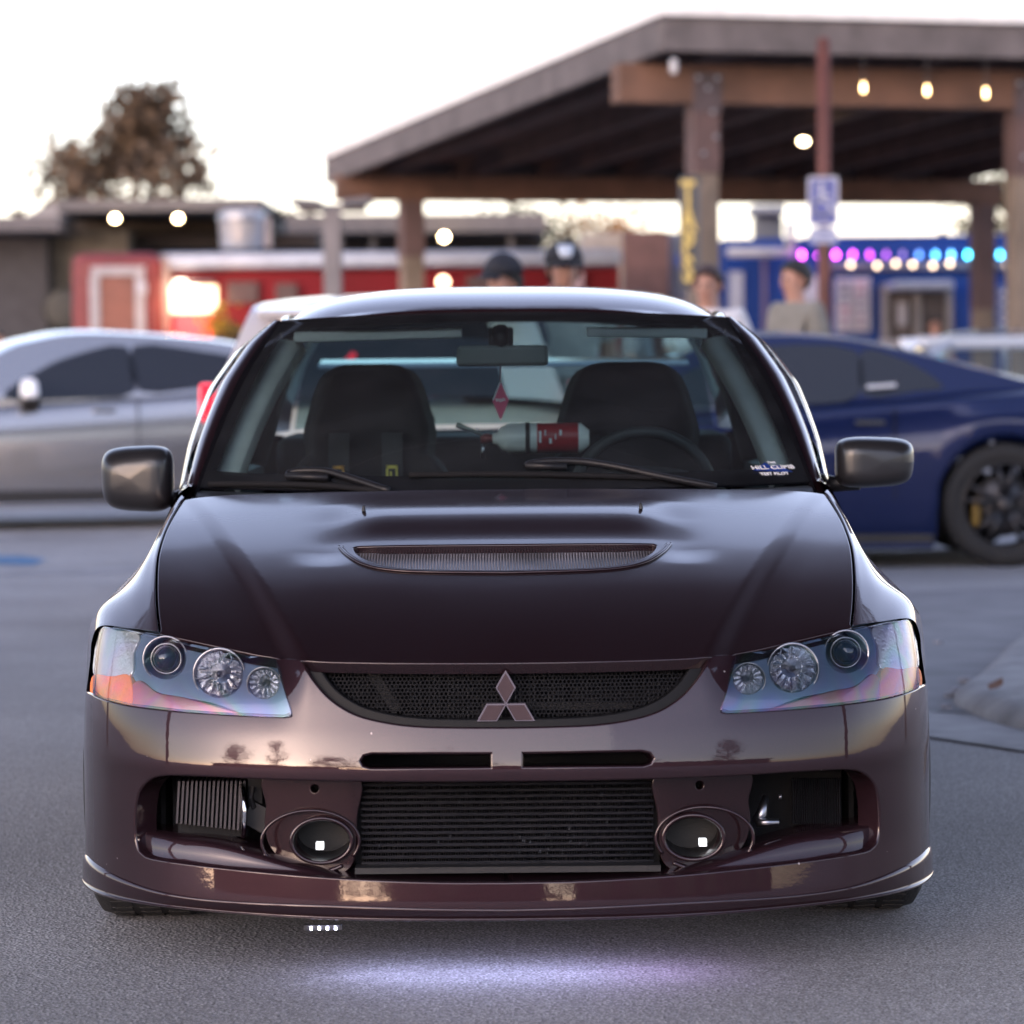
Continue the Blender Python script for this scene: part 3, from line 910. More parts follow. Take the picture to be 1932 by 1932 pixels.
def lens_mat():
    m_ = bpy.data.materials.new('headlight_lens'); m_.use_nodes = True
    t = m_.node_tree; t.nodes.remove(t.nodes['Principled BSDF'])
    out_ = t.nodes['Material Output']
    tr = nd(t, 'ShaderNodeBsdfTransparent'); tr.inputs[0].default_value = (.93, .96, .98, 1)
    g1 = nd(t, 'ShaderNodeBsdfGlossy'); g1.inputs['Roughness'].default_value = .03
    fr = nd(t, 'ShaderNodeFresnel'); fr.inputs[0].default_value = 1.5
    tc = nd(t, 'ShaderNodeTexCoord')
    mp = nd(t, 'ShaderNodeMapping'); mp.inputs['Rotation'].default_value = (0, .5, .2)
    n = nd(t, 'ShaderNodeTexNoise'); n.inputs['Scale'].default_value = 5.5; n.inputs['Detail'].default_value = 1.5; n.inputs['Distortion'].default_value = 1.2
    mt = nd(t, 'ShaderNodeMath', operation='MULTIPLY'); mt.inputs[1].default_value = 5.0
    f_ = nd(t, 'ShaderNodeMath', operation='FRACT')
    cr_ = nd(t, 'ShaderNodeValToRGB')
    el = cr_.color_ramp.elements
    cols = [(0, (.35, .42, .62)), (.2, (.25, .60, .55)), (.4, (.40, .62, .40)), (.55, (.62, .45, .55)), (.75, (.60, .32, .66)), (.9, (.30, .35, .80))]
    el[0].position, el[0].color = 0, (*cols[0][1], 1)
    el[1].position, el[1].color = 1, (*cols[0][1], 1)
    for p_, c_ in cols[1:]:
        e = el.new(p_); e.color = (*c_, 1)
    L = t.links.new
    L(tc.outputs['Object'], mp.inputs[0]); L(mp.outputs[0], n.inputs['Vector']); L(n.outputs[0], mt.inputs[0]); L(mt.outputs[0], f_.inputs[0]); L(f_.outputs[0], cr_.inputs[0])
    dim = nd(t, 'ShaderNodeVectorMath', operation='SCALE'); dim.inputs['Scale'].default_value = .75; L(cr_.outputs[0], dim.inputs[0])
    g2 = nd(t, 'ShaderNodeBsdfGlossy'); g2.inputs['Roughness'].default_value = .32  # hazy rainbow sheen, its colours painted from noise
    L(dim.outputs[0], g2.inputs[0])
    m1 = nd(t, 'ShaderNodeMixShader'); m1.inputs[0].default_value = .22
    L(tr.outputs[0], m1.inputs[1]); L(g2.outputs[0], m1.inputs[2])
    m2 = nd(t, 'ShaderNodeMixShader')
    L(fr.outputs[0], m2.inputs[0]); L(m1.outputs[0], m2.inputs[1]); L(g1.outputs[0], m2.inputs[2]); L(m2.outputs[0], out_.inputs[0])
    return m_


lensm = lens_mat()
bezel_m = M('lamp_bezel', (.20, .28, .42), .45, .35)
refl_m = M('lamp_reflector', (.85, .87, .92), .12, 1.0, var=0, bump=.25, bscale=90)
amber_m = M('amber_reflector', (.95, .20, .012), .5, 0, bump=.35, bscale=60)
pink_m = M('rose_bezel', (.50, .20, .20), .3, .8)
white_m = M('fluted_reflector', (.92, .94, .98), .28, .75, bump=.3, bscale=140)
for sgn in (-1, 1):
    flip = np.array([sgn, 1])
    ln = half(cr(LENS, 4, True)) * flip
    if sgn < 0: ln = ln[::-1]
    hl = sheet('headlight', by_step(ln, .010), [], .010, lambda s, z: S(s, z, -.001), lensm, EVO, ORG, rim=.012, rr=.003)
    big = half(cr([(405, 1240), (540, 1212), (655, 1186), (775, 1170), (790, 1240), (792, 1305), (712, 1335), (520, 1352), (396, 1356)], 4, False), .03) * flip
    # bowls
    holes = []
    specs = [(642, 1237, 40, 'projector'), (541, 1267, 46, 'reflector_bowl'), (457, 1286, 30, 'park_lamp')]
    for (dx, py, r_, nm) in specs:
        holes.append(np.array([sk(dx + r_ * math.cos(t), py + r_ * math.sin(t), .035) for t in np.linspace(0, 2 * math.pi, 36, endpoint=False)]) * flip)
    bz = half(cr([(415, 1246), (540, 1218), (640, 1196), (688, 1190), (705, 1230), (700, 1275), (655, 1302), (560, 1318), (470, 1349), (400, 1352)], 4, True), .035) * flip
    sheet('bezel', by_step(bz if sgn > 0 else bz[::-1], .009), [h if sgn > 0 else h[::-1] for h in holes], .009, lambda s, z: S(s, z, .035), bezel_m, hl, ORG, rim=.01, rr=.002)
    for (dx, py, r_, nm), h_ in zip(specs, holes):
        cpt = S(*(sk(dx, py, .035) * flip), .035)
        rad = r_ * (cpt[1] + 6.2) / FPX
        ax = np.array([sgn * .04, -1, .06])
        MB().lathe([(rad * 1.0, .004), (rad * 1.07, .008), (rad * 1.1, .002), (rad * 1.04, -.004)], 40, cpt, ax).build('ring', satin, hl, smooth=True, org=ORG)
        prof = [(rad * 1.02, 0.0), (rad * .95, -.012), (rad * .82, -.026), (rad * .6, -.040), (rad * .3, -.049), (.003, -.052)]
        MB().lathe(prof, 40, cpt, ax).build(nm, refl_m if nm != 'projector' else bezel_m, hl, smooth=True, org=ORG)
        if nm == 'projector':
            MB().lathe([(rad * .66, -.03), (rad * .66, -.012), (rad * .60, -.004), (rad * .45, .006), (rad * .25, .012), (.001, .014)], 36, cpt, ax).build('projector_lens', M('projector_glass', (.03, .05, .09), .04, 0, coat=1.0, var=0, spec=1.0), hl, smooth=True, org=ORG)
            MB().lathe([(rad * .67, -.008), (rad * .74, -.006), (rad * .76, -.014), (rad * .67, -.02)], 36, cpt, ax).build('lens_ring', satin, hl, smooth=True, org=ORG)
        else:
            MB().lathe([(.001, .004), (rad * .12, .002), (rad * .16, -.008), (rad * .16, -.05)], 16, cpt, ax).build('bulb', satin, hl, smooth=True, org=ORG)
            b = MB()
            for k in range(18):
                t = k / 18 * 2 * math.pi
                for q0, q1 in ((.5, .95),):
                    z0 = -.044; 
                    c1 = np.array([math.cos(t), math.sin(t)])
            # facets of the reflector
            for k in range(14):
                t = k / 14 * 2 * math.pi
                e_x, e_z = np.array([1, 0, 0]), np.array([0, 0, 1])
                dv = math.cos(t) * e_x + math.sin(t) * e_z
                tn = -math.sin(t) * e_x + math.cos(t) * e_z
                a0 = cpt + dv * rad * .42 + [0, .040, 0]; a1 = cpt + dv * rad * .92 + [0, .010, 0]
                b.add([a0 - tn * rad * .08, a1 - tn * rad * .19, a1 + dv * -rad * .06 + [0, -.004, 0] + tn * 0, a0 + [0, -.005, 0], a0 + tn * rad * .08, a1 + tn * rad * .19], [[0, 1, 2, 3], [3, 2, 5, 4]])
            b.build('facets', refl_m, hl, org=ORG)
    # outer side: fluted white reflector, amber block, rose ledge, all behind the lens
    def strip(name, pts, d_, mat, n=5):
        q = half(cr(pts, n, True), d_) * flip
        return sheet(name, by_step(q if sgn > 0 else q[::-1], .009), [], .009, lambda s, z: S(s, z, d_), mat, hl, ORG, rim=.012, rr=.003)
    strip('side_reflector', [(694, 1193), (735, 1184), (768, 1178), (776, 1222), (777, 1266), (742, 1268), (708, 1264), (704, 1225)], .024, white_m)
    am = strip('amber_marker', [(712, 1270), (745, 1271), (779, 1268), (784, 1302), (766, 1311), (730, 1319), (709, 1323)], .022, amber_m)
    strip('rose_ledge', [(690, 1280), (706, 1290), (706, 1326), (620, 1338), (545, 1342), (500, 1345), (545, 1330), (610, 1312), (660, 1302)], .026, pink_m)
    strip('lower_ledge', [(500, 1340), (545, 1336), (545, 1347), (420, 1354), (396, 1354), (400, 1330)], .040, bezel_m)
    b = MB()
    G = [[S(*(q * flip), dd) for dd in (.010, .075)] for q in half(by_step(LENS, 30))]
    G.append(G[0])
    b.grid(G); b.build('lamp_housing', black, hl, smooth=True, org=ORG)
    back = half(cr(LENS, 3, True)) * flip
    sheet('lamp_back', back if sgn > 0 else back[::-1], [], .02, lambda s, z: S(s, z, .095), bezel_m, hl, ORG, rim=.001, rr=.001)
# ---- fenders
R1s = sk(766, 1176)
for sgn in (-1, 1):
    fl3 = np.array([sgn, 1, 1])
    A0 = S(*sk(651, 1187)); A1 = S(*sk(710, 1180)); A2 = S(*sk(764, 1174)); A3 = S(*sk(786, 1240)); A4 = S(*sk(800, 1296))
    r0 = cr([A0 + [.004, 0, 0]] + [q + [.005, 0, 0] for q in R0[1:]], 10)
    r1 = cr([A2] + [Q(*q) for q in ((756, 1135, .62), (724, 1105, .72), (685, 1062, .86), (652, 1010, 1.02), (627, 965, 1.18), (618, 950, 1.26))], 10)
    r2 = cr([A3, (.888, .66, .62), (.897, .76, .655), (.900, .9, .665), (.898, 1.03, .65), (.884, 1.16, .63), (.868, 1.28, .62)], 10)
    r3 = cr([A4, (.895, .66, .580), (.903, .76, .628), (.906, .9, .650), (.903, 1.03, .635), (.890, 1.15, .575), (.872, 1.26, .44)], 10)
    r4 = r3 + np.array([-.012, 0, -.004])
    n = 61
    r0, r1, r2, r3, r4 = [resample(q, n) for q in (r0, r1, r2, r3, r4)]
    rows = []
    for i in range(n):
        p0, p1, p2, p3 = r0[i], r1[i], r2[i], r3[i]
        # crown between gap and shoulder, then the flare
        mid = p0 * .5 + p1 * .5 + [.0, 0, .002 + .014 * min(1, i / 24)]
        m0 = p0 * .85 + p1 * .15 + [0, 0, .002 + .005 * min(1, i / 24)]
        m2 = p1 * .55 + p2 * .45 + [-.004 + .012 * (1 - i / n), 0, .004]
        sec = cr([p0, m0, mid, p1, m2, p2, p3], 5)
        rows.append(np.vstack([[p0 + [.0, 0, -.02]], sec, [r4[i], r4[i] + [-.03, 0, .0]]]) * fl3)
    G = np.array(rows)
    MB().grid(G if sgn < 0 else G[:, ::-1]).build('fender', paint, EVO, smooth=True, org=ORG)
    # body side behind the front wheel, door and rear quarter
    ys = np.concatenate([np.linspace(1.27, 3.15, 24), np.linspace(3.2, 3.9, 24), np.linspace(3.95, 4.38, 6)])
    rows = []
    for y in ys:
        wide = np.interp(y, [1.27, 1.8, 2.6, 3.1, 3.55, 4.0, 4.38], [.868, .855, .855, .872, .889, .86, .74])
        belt = np.interp(y, [1.27, 2.0, 3.3, 4.0, 4.38], [.93, .95, .985, .99, .96])
        bx = np.interp(y, [1.27, 1.6, 2.6, 3.4, 4.0, 4.38], [.745, .765, .785, .785, .75, .66])
        zb = .16
        if 3.2 <= y <= 3.9: zb = max(.16, .31 + math.sqrt(max(0, .35 ** 2 - (y - 3.53) ** 2)))
        if y > 3.9: zb = .25
        zw = max(.62, zb + .03)
        sec = cr([(bx - .02, y, belt), (bx, y, belt - .008), (bx + .03, y, belt - .05), (wide - .005, y, zw + .06), (wide, y, zw), (wide - .005, y, zb + .02), (wide - .02, y, zb)], 3)
        rows.append(sec * fl3)
    G = np.array(rows)
    bs = MB().grid(G if sgn < 0 else G[:, ::-1]).build('body_side', paint, EVO, smooth=True, org=ORG)
    MB().box((sgn * .874, 2.05, .70), (.02, .16, .03)).build('door_handle', paint, bs, org=ORG, bevel=.006)

# ---- windscreen
WB = lambda u: np.array([.716 * u, 1.17 + .19 * abs(u) ** 2.2, .918 + .006 * abs(u) ** 2])
WT = lambda u: np.array([.566 * u, 1.92 + .10 * abs(u) ** 2.2, 1.338 - .018 * abs(u) ** 2])


def W(u, v):
    u, v = np.asarray(u, float), np.asarray(v, float)
    a = np.abs(u)
    x = (.716 + (.566 - .716) * v) * u + .012 * np.sin(np.pi * np.clip(v, 0, 1)) * u
    y = (1.17 + .19 * a ** 2.2) * (1 - v) + (1.92 + .10 * a ** 2.2) * v
    z = (.918 + .006 * a ** 2) * (1 - v) + (1.338 - .018 * a ** 2) * v + .022 * np.sin(np.pi * np.clip(v, -.1, 1.1)) * (1 - .4 * a ** 2)
    return np.stack([x, y, z], -1)


def Wi(u, v): return W(u, v) + np.array([0, .003, -.004])


sq = by_step([(-1, 0), (1, 0), (1, 1), (-1, 1)], .04)
wglass = glass('windscreen_glass', (.82, .98, .965), .8, ior=1.45, film=.022)
ws = sheet('windshield', sq, [], .05, W, wglass, EVO, ORG, rim=.001, rr=.001, skip_outer=True)
inn = cr([(-.94, .09), (-.5, .075), (0, .07), (.5, .075), (.94, .09), (.962, .14), (.962, .5), (.962, .87), (.94, .935), (.5, .945), (0, .945), (-.5, .945), (-.94, .935), (-.962, .87), (-.962, .5), (-.962, .14)], 6, True)
sheet('windshield_border', sq, [by_step(inn, .03)], .05, Wi, M('frit', (.006, .006, .009), .25, var=0), ws, ORG, rim=.001, rr=.001, skip_outer=True)

# ---- front pillars and door frames
for sgn in (-1, 1):
    rows = []
    for v in np.linspace(-.06, 1.0, 40):
        e = W(1.0, v)
        k = np.interp(v, [-.06, 0, .25, .6, .85, 1.0], [.5, .55, .8, 1, .85, .35])
        sec = [e + [-.004, .002, -.004], e + np.array([.012, .000, .008]) * k, e + np.array([.014, .006, .002]) * k, e + np.array([.030, .018, .008]) * k, e + np.array([.050, .045, .004]) * k, e + np.array([.064, .075, -.006]) * k, e + np.array([.068, .085, -.014]) * k,
               e + np.array([.086, .11, -.016]) * k, e + np.array([.104, .16, -.022]) * k, e + np.array([.114, .24, -.034]) * k, e + np.array([.118, .34, -.05]) * k]
        rows.append(np.array(sec) * [sgn, 1, 1])
    G = np.array(rows)
    cut = lambda a, b_: (G[:, a:b_] if sgn > 0 else G[:, a:b_][:, ::-1])
    pl = MB().grid(cut(2, 7)).build('pillar', paint, EVO, smooth=True, org=ORG)
    MB().grid(cut(0, 3)).build('screen_moulding', gloss_black, pl, smooth=True, org=ORG)
    MB().grid(cut(7, 11)).build('door_frame', paint, EVO, smooth=True, org=ORG)
    # side glass and rear pillars
    yy = np.linspace(1.62, 3.30, 24)
    sil = [(1.55, .95), (1.75, 1.06), (1.95, 1.17), (2.15, 1.265), (2.4, 1.315), (2.7, 1.33), (3.0, 1.315), (3.2, 1.27), (3.34, 1.18), (3.42, 1.06), (3.45, 1.0), (2.6, .965)]
    fn = lambda y, z: np.stack([sgn * (.762 - .12 * np.maximum(0, np.asarray(z) - .95) - .95 * np.maximum(0, np.asarray(z) - .95) ** 2 - .02 * np.maximum(0, np.asarray(y) - 2.7)), y, z], -1)
    pan = by_step(cr(sil, 4, True), .03)
    sheet('side_window', pan, [], .06, fn, glass('tinted_side_glass', (.66, .74, .74), .9), EVO, ORG, rim=.001, rr=.001, flip=(sgn < 0), skip_outer=True)
    b = MB()
    q = fn(np.array([2.28, 2.36]), np.array([.95, .95])); q2_ = fn(np.array([2.36, 2.43]), np.array([1.32, 1.32]))
    b.hexa([q[0], q[1], q[1] - [sgn * .05, 0, 0], q[0] - [sgn * .05, 0, 0]], [q2_[0], q2_[1], q2_[1] - [sgn * .05, 0, 0], q2_[0] - [sgn * .05, 0, 0]])
    b.build('door_pillar', black, EVO, org=ORG, bevel=.006)
    b = MB()
    rows = []
    for (y0, z0), (y1, z1) in zip([(3.2, 1.29), (3.34, 1.19), (3.43, 1.07), (3.46, .99)], [(3.36, 1.34), (3.62, 1.22), (3.85, 1.08), (3.98, 1.0)]):
        rows.append([fn(y0, z0), fn((y0 + y1) / 2, (z0 + z1) / 2) + [sgn * .01, 0, 0], fn(y1, z1) + [-sgn * .05, 0, 0]])
    G = np.array(rows); b.grid(G if sgn > 0 else G[:, ::-1]); b.build('rear_pillar', paint, EVO, smooth=True, org=ORG)

# ---- roof
rx = np.linspace(-1, 1, 49)
rows = []
prof = smooth_table([1.92, 2.0, 2.12, 2.3, 2.6, 2.9, 3.15, 3.4], [1.340, 1.367, 1.391, 1.409, 1.417, 1.410, 1.395, 1.362], 1.8, 3.5, 300, .035)
for u in rx:
    a = abs(u)
    row = []
    e = W(u, 1.0)
    row.append(e + [0, .002, -.012]); row.append(e + [0, .001, .002])
    for t in np.linspace(0, 1, 26)[1:]:
        y0 = e[1]
        y = y0 + (3.4 - y0) * t ** 1.35
        hw = np.interp(y, [1.92, 2.1, 2.4, 2.8, 3.2, 3.4], [.556, .566, .574, .576, .562, .548])
        hx = hw * u if t > .06 else (e[0] * (1 - t / .06) + hw * u * t / .06)
        z = prof(y - .10 * a ** 2.2 * (1 - t)) - .054 * a ** 3.2 - .032 * a ** 10
        row.append((hx, y, z))
    rows.append(row)
roof = MB().grid(np.array(rows)).build('roof', paint, EVO, smooth=True, org=ORG)
for sgn in (-1, 1):
    pts = [(sgn * (np.interp(y, [1.92, 2.1, 2.4, 2.8, 3.2, 3.4], [.556, .566, .574, .576, .562, .548]) + .004), y, prof(y) - .084) for y in np.linspace(2.2, 3.36, 24)]
    e_ = W(sgn * 1.0, 1.0)
    MB().tube(pts, [.003, .007, .011] + [.013] * 21, 8).build('roof_gutter', gloss_black, roof, smooth=True, org=ORG)
# rear glass, deck, wing, tail
rg = lambda u, v: np.stack([(.56 + .10 * v) * u, 3.40 + .56 * v + .03 * (1 - u * u), 1.35 - .345 * v + .02 * np.sin(np.pi * v) + .012 * (1 - u * u)], -1)
sheet('rear_window', by_step([(-1, 0), (1, 0), (1, 1), (-1, 1)], .1), [], .1, rg, glass('rear_glass', (.36, .52, .54), .9), EVO, ORG, rim=.001, rr=.001, flip=True, skip_outer=True)
rows = [[(x, y, z - .02 * abs(x / .72) ** 3) for x in np.linspace(-.74, .74, 15)] for y, z in ((3.92, 1.0), (4.05, 1.0), (4.25, .99), (4.36, .96), (4.40, .90), (4.42, .6), (4.42, .3))]
MB().grid(np.array(rows)).build('trunk', paint, EVO, smooth=True, org=ORG)
b = MB().grid([[(x, y, z) for x in np.linspace(-.60, .60, 11)] for y, z in ((4.22, 1.195), (4.26, 1.212), (4.34, 1.212), (4.44, 1.225), (4.34, 1.203), (4.26, 1.196), (4.22, 1.195))])
for sgn in (-1, 1): b.box((sgn * .5, 4.32, 1.09), (.03, .12, .21))
b.build('rear_wing', paint, EVO, smooth=True, org=ORG)
MB().box((0, 2.6, .16), (1.5, 3.4, .02)).box((0, 4.3, .45), (1.4, .2, .3)).build('underbody', dark_void, EVO, org=ORG)

# ---- cowl and wipers
rows = [[W(u, -.02) + [0, dy, dz] for u in np.linspace(-1, 1, 31)] for dy, dz in ((-.10, -.05), (-.06, -.012), (-.02, -.004), (.02, .0))]
MB().grid(np.array(rows)).build('cowl', black, EVO, smooth=True, org=ORG)
def wk(dx, py, off=.0):
    """point just above the windscreen or cowl seen at dx,py"""
    lo = None
    for y in np.linspace(1.05, 2.0, 500):
        p = Q(dx, py, y)
        vs = W(np.clip(p[0] / .7, -1, 1), np.linspace(-.1, 1, 2))
        u = np.clip(p[0] / (.716 - .15 * max(0, (p[2] - .918) / .42)), -1, 1)
        v = (p[2] - .918) / .42
        if y >= W(u, v)[1] - off: return p
    return p
wip = M('wiper_black', (.014, .014, .017), .4, spec=.3)
for nm, blade, arm in (('wiper', [(-557, 908), (-450, 909), (-330, 914), (-225, 925)], [(-410, 894), (-400, 886), (-345, 885), (-300, 896), (-217, 924)]),
                       ('wiper', [(-180, 894), (0, 894), (150, 898), (330, 905)], [(40, 878), (60, 872), (130, 871), (200, 880), (300, 902), (400, 922)])):
    b = MB().tube(cr([wk(*q, .03) for q in blade], 6), .007, 6)
    o = b.build(nm, rubber, EVO, smooth=True, org=ORG)
    MB().tube(cr([wk(*q, .045) for q in arm], 6), [.007] * 8 + [.0085] * (len(cr(arm, 6)) - 8), 8).build('wiper_arm', wip, o, smooth=True, org=ORG)
    p = wk(*arm[0], .04); p2 = wk(arm[0][0] + 78, arm[0][1] + 4, .04)
    MB().tube([p, p2], .011, 8, flat=.8).build('wiper_clip', wip, o, smooth=True, org=ORG)

# ---- mirrors
for sgn in (-1, 1):
    c = (Q(700, 878, 1.52) if sgn > 0 else Q(-693, 897, 1.5))
    hw = (.096 if sgn > 0 else .088); hh = .061 if sgn > 0 else .079
    rows = []
    prof_ = [(-.062, .30), (-.058, .55), (-.045, .78), (-.022, .93), (.005, 1.0), (.03, 1.0), (.05, .985)]
    for (dy, k) in prof_:
        ring = []
        for t in np.linspace(0, 2 * math.pi, 48):
            cx_, sz_ = math.cos(t), math.sin(t)
            ex = .42
            x = math.copysign(abs(cx_) ** ex, cx_); z = math.copysign(abs(sz_) ** ex, sz_)
            outw = x * sgn
            zz = z * hh * (1 - .10 * max(0, outw))
            xx = x * hw * (1 - .06 * max(0, -z) * (outw > 0))
            if k < 1: zz *= k ** .75; xx *= (k ** .6)
            ring.append(c + np.array([xx + sgn * (1 - k) * .015, dy + .03 * outw * sgn * sgn * (k) * .8, zz + sgn * 0]))
        rows.append(ring)
    rows.append([c + np.array([0, .048, 0])] * 48)
    rows.insert(0, [np.mean(rows[0][:-1], 0) + [0, -.001, 0]] * 48)
    mo = MB().grid(np.array(rows)).build('mirror', mirror_shell, EVO, smooth=True, org=ORG)
    a = c + np.array([-sgn * (hw - .01), .02, -.045]); b2 = np.array([sgn * .742, 1.60, .925])
    MB().tube([a + [sgn * .05, 0, -.005], a + [-sgn * .01, .02, -.008], b2 + [-sgn * .03, .04, -.01]], [.018, .020, .028], 10).build('mirror_foot', black, mo, smooth=True, org=ORG)
    MB().grid([[c + np.array([x, .055, z]) for x in (-hw * .85, hw * .85)] for z in (-.05, .05)]).build('mirror_glass', chrome, mo, org=ORG)

# ---- wheels
tyre_m = M('tyre', (.018, .018, .019), .78, bump=.35, bscale=160)
rim_m = M('dark_rim', (.05, .05, .055), .35, .7)
for sgn in (-1, 1):
    for yw in (.9, 3.53):
        c = np.array([sgn * .778, yw, .322])
        wt = .118
        pr = [(.225, -wt * .9), (.25, -wt), (.295, -wt * 1.03), (.315, -wt * .92), (.3225, -wt * .7), (.3225, wt * .7), (.315, wt * .92), (.295, wt * 1.03), (.25, wt), (.225, wt * .9)]
        wh = MB().lathe(pr, 56, c, (sgn, 0, 0)).build('wheel', tyre_m, EVO, smooth=True, org=ORG)
        b = MB()
        for k in range(56):
            t = k / 56 * 2 * math.pi
            for xx in (-.06, .0, .06):
                b.box(c + [xx, .322 * math.cos(t), .322 * math.sin(t)], (.045, .022, .006), rx=t - math.pi / 2)
        tag(b.build('tread', tyre_m, EVO, org=ORG), kind='stuff')
        b = MB().lathe([(.225, .10), (.215, .08), (.20, -.05), (.05, -.02), (.05, .05), (.001, .055)], 40, c, (sgn, 0, 0))
        for k in range(10):
            t = k / 10 * 2 * math.pi
            b.tube([c + [sgn * .05, .05 * math.cos(t), .05 * math.sin(t)], c + [sgn * .085, .215 * math.cos(t), .215 * math.sin(t)]], [.02, .013], 6)
        b.build('rim', rim_m, wh, smooth=True, org=ORG)

# ---- lights under the bumper
led_m = M('led_white', (.8, .8, 1), .3, var=0, emit=(.72, .72, 1.0), es=5)
for k, x in enumerate(np.linspace(-372, -326, 4)):
    p = Q(x, 1748, .045)
    MB().box(p, (.004, .005, .006)).build('led', led_m, EVO, org=ORG)
MB().box(Q(-350, 1746, .056), (.075, .010, .010)).build('led_holder', black, EVO, org=ORG)
lw = M('led_strip_violet', (.8, .8, 1), .3, var=0, emit=(.55, .57, 1.0), es=21)
lp = M('led_strip_purple', (.8, .8, 1), .3, var=0, emit=(.64, .45, 1.0), es=14)
st = MB().box((0.02, .135, .132), (.76, .03, .006)).build('light_strip_holder', black, EVO, org=ORG)
for k in range(16):
    x = -.30 + k * .044
    MB().box((x, .135, .1275), (.024, .012, .003)).build('strip_led', lw if k < 12 else lp, st, org=ORG)

# ---- cabin
cloth = M('seat_cloth', (.010, .010, .013), .85, bump=.3, bscale=500)
trim = M('grey_trim', (.92, .95, .95), .75)
dash_m = M('dash_grey', (.035, .037, .040), .6, bump=.2, bscale=400)
blackcloth = M('roof_lining', (.03, .032, .034), .9)
rows = [[(x, y, z - .02 * (x / .7) ** 2) for x in np.linspace(-.70, .70, 25)] for y, z in ((1.2, .895), (1.35, .905), (1.5, .905), (1.62, .895), (1.68, .86), (1.70, .70), (1.70, .5))]
ds = MB().grid(np.array(rows)).build('dashboard', dash_m, EVO, smooth=True, org=ORG)
rows = []
for a, k in ((0, .2), (.25, .85), (.5, 1.0), (.8, .95), (1.0, .6)):
    rows.append([(.345 + x * .2, 1.45 + a * .27, .895 + .062 * k * (1 - abs(x) ** 2.2)) for x in np.linspace(-1, 1, 17)])
MB().grid(np.array(rows)).build('binnacle', dash_m, ds, smooth=True, org=ORG)
# steering wheel
c = Q(262, 938, 1.78)
pts = [c + np.array([.172 * math.cos(t), -.05 * math.sin(t), .160 * math.sin(t)]) for t in np.linspace(0, 2 * math.pi, 48)]
b = MB().tube(pts, .0145, 10, cap=False)
for t in (0, math.pi, 1.5 * math.pi): b.tube([c, c + np.array([.165 * math.cos(t), -.04 * math.sin(t), .15 * math.sin(t)])], .014, 6)
b.lathe([(.001, .02), (.05, .015), (.06, -.02)], 20, c, (0, 1, .2))
b.build('steering_wheel', M('wheel_leather', (.045, .05, .055), .5, bump=.2, bscale=300), EVO, smooth=True, org=ORG)
# bucket seats
for sgn in (-1, 1):
    cx = -257 if sgn < 0 else 236
    w_ = 1.0 if sgn < 0 else 1.13
    Y = 2.22 if sgn < 0 else 2.12
    outl = [(-62, 690), (0, 687), (62, 690), (84, 715), (100, 760), (112, 800), (108, 845), (135, 868), (160, 905), (168, 960), (160, 1060), (-160, 1060), (-168, 960), (-160, 905), (-135, 868), (-108, 845), (-112, 800), (-100, 760), (-84, 715)]
    sh = cr([(cx + a * w_ * .84, 690 + (b_ - 690) * .99 + 14) for a, b_ in outl], 4, True)
    pl2 = [Q(a, b_, Y)[[0, 2]] for a, b_ in sh]
    hs = []
    for s2 in (-1, 1):
        hs.append(np.array([Q(cx + s2 * 56 * w_ + 30 * math.cos(t), 822 + 17 * math.sin(t), Y)[[0, 2]] for t in np.linspace(0, 2 * math.pi, 20, endpoint=False)]))
    fn = lambda x, z: np.stack([x, Y + .10 * (np.asarray(z) - .9) + .035 * np.exp(-((np.asarray(x) - Q(cx, 800, Y)[0]) / .14) ** 2), z], -1)
    se = sheet('seat', by_step(pl2, .02), hs, .02, fn, cloth, EVO, ORG, rim=.09, rr=.025, hole_rim=.06)
    x0 = Q(cx, 800, Y)[0]
    MB().box((x0, Y - .1, .45), (.5, .5, .18)).build('seat_base', cloth, se, org=ORG, bevel=.03)
    if sgn < 0:
        for dx_, c_ in ((-313, (.75, .38, .06)), (-212, (.72, .62, .12))):
            p = Q(dx_, 880, Y - .02)
            MB().hexa([p + [-.027, 0, -.12], p + [.027, 0, -.12], p + [.027, .01, -.12], p + [-.027, .01, -.12]], [p + [-.027, .03, .09], p + [.027, .03, .09], p + [.027, .04, .09], p + [-.027, .04, .09]]).build('harness_strap', M('strap_grey', (.03, .034, .04), .8, bump=.3, bscale=600), se, org=ORG)
            lb = M('harness_label', c_, .6)
            b = MB()
            for a, b_, w2, h2 in ((-9, 889, 4, 24), (9, 889, 4, 24), (0, 879, 22, 6), (-2, 892, 3, 10)):
                q = Q(dx_ + a, b_, Y - .035); b.box(q, (w2 * .00138, .002, h2 * .00138))
            b.build('harness_label', lb, se, org=ORG)
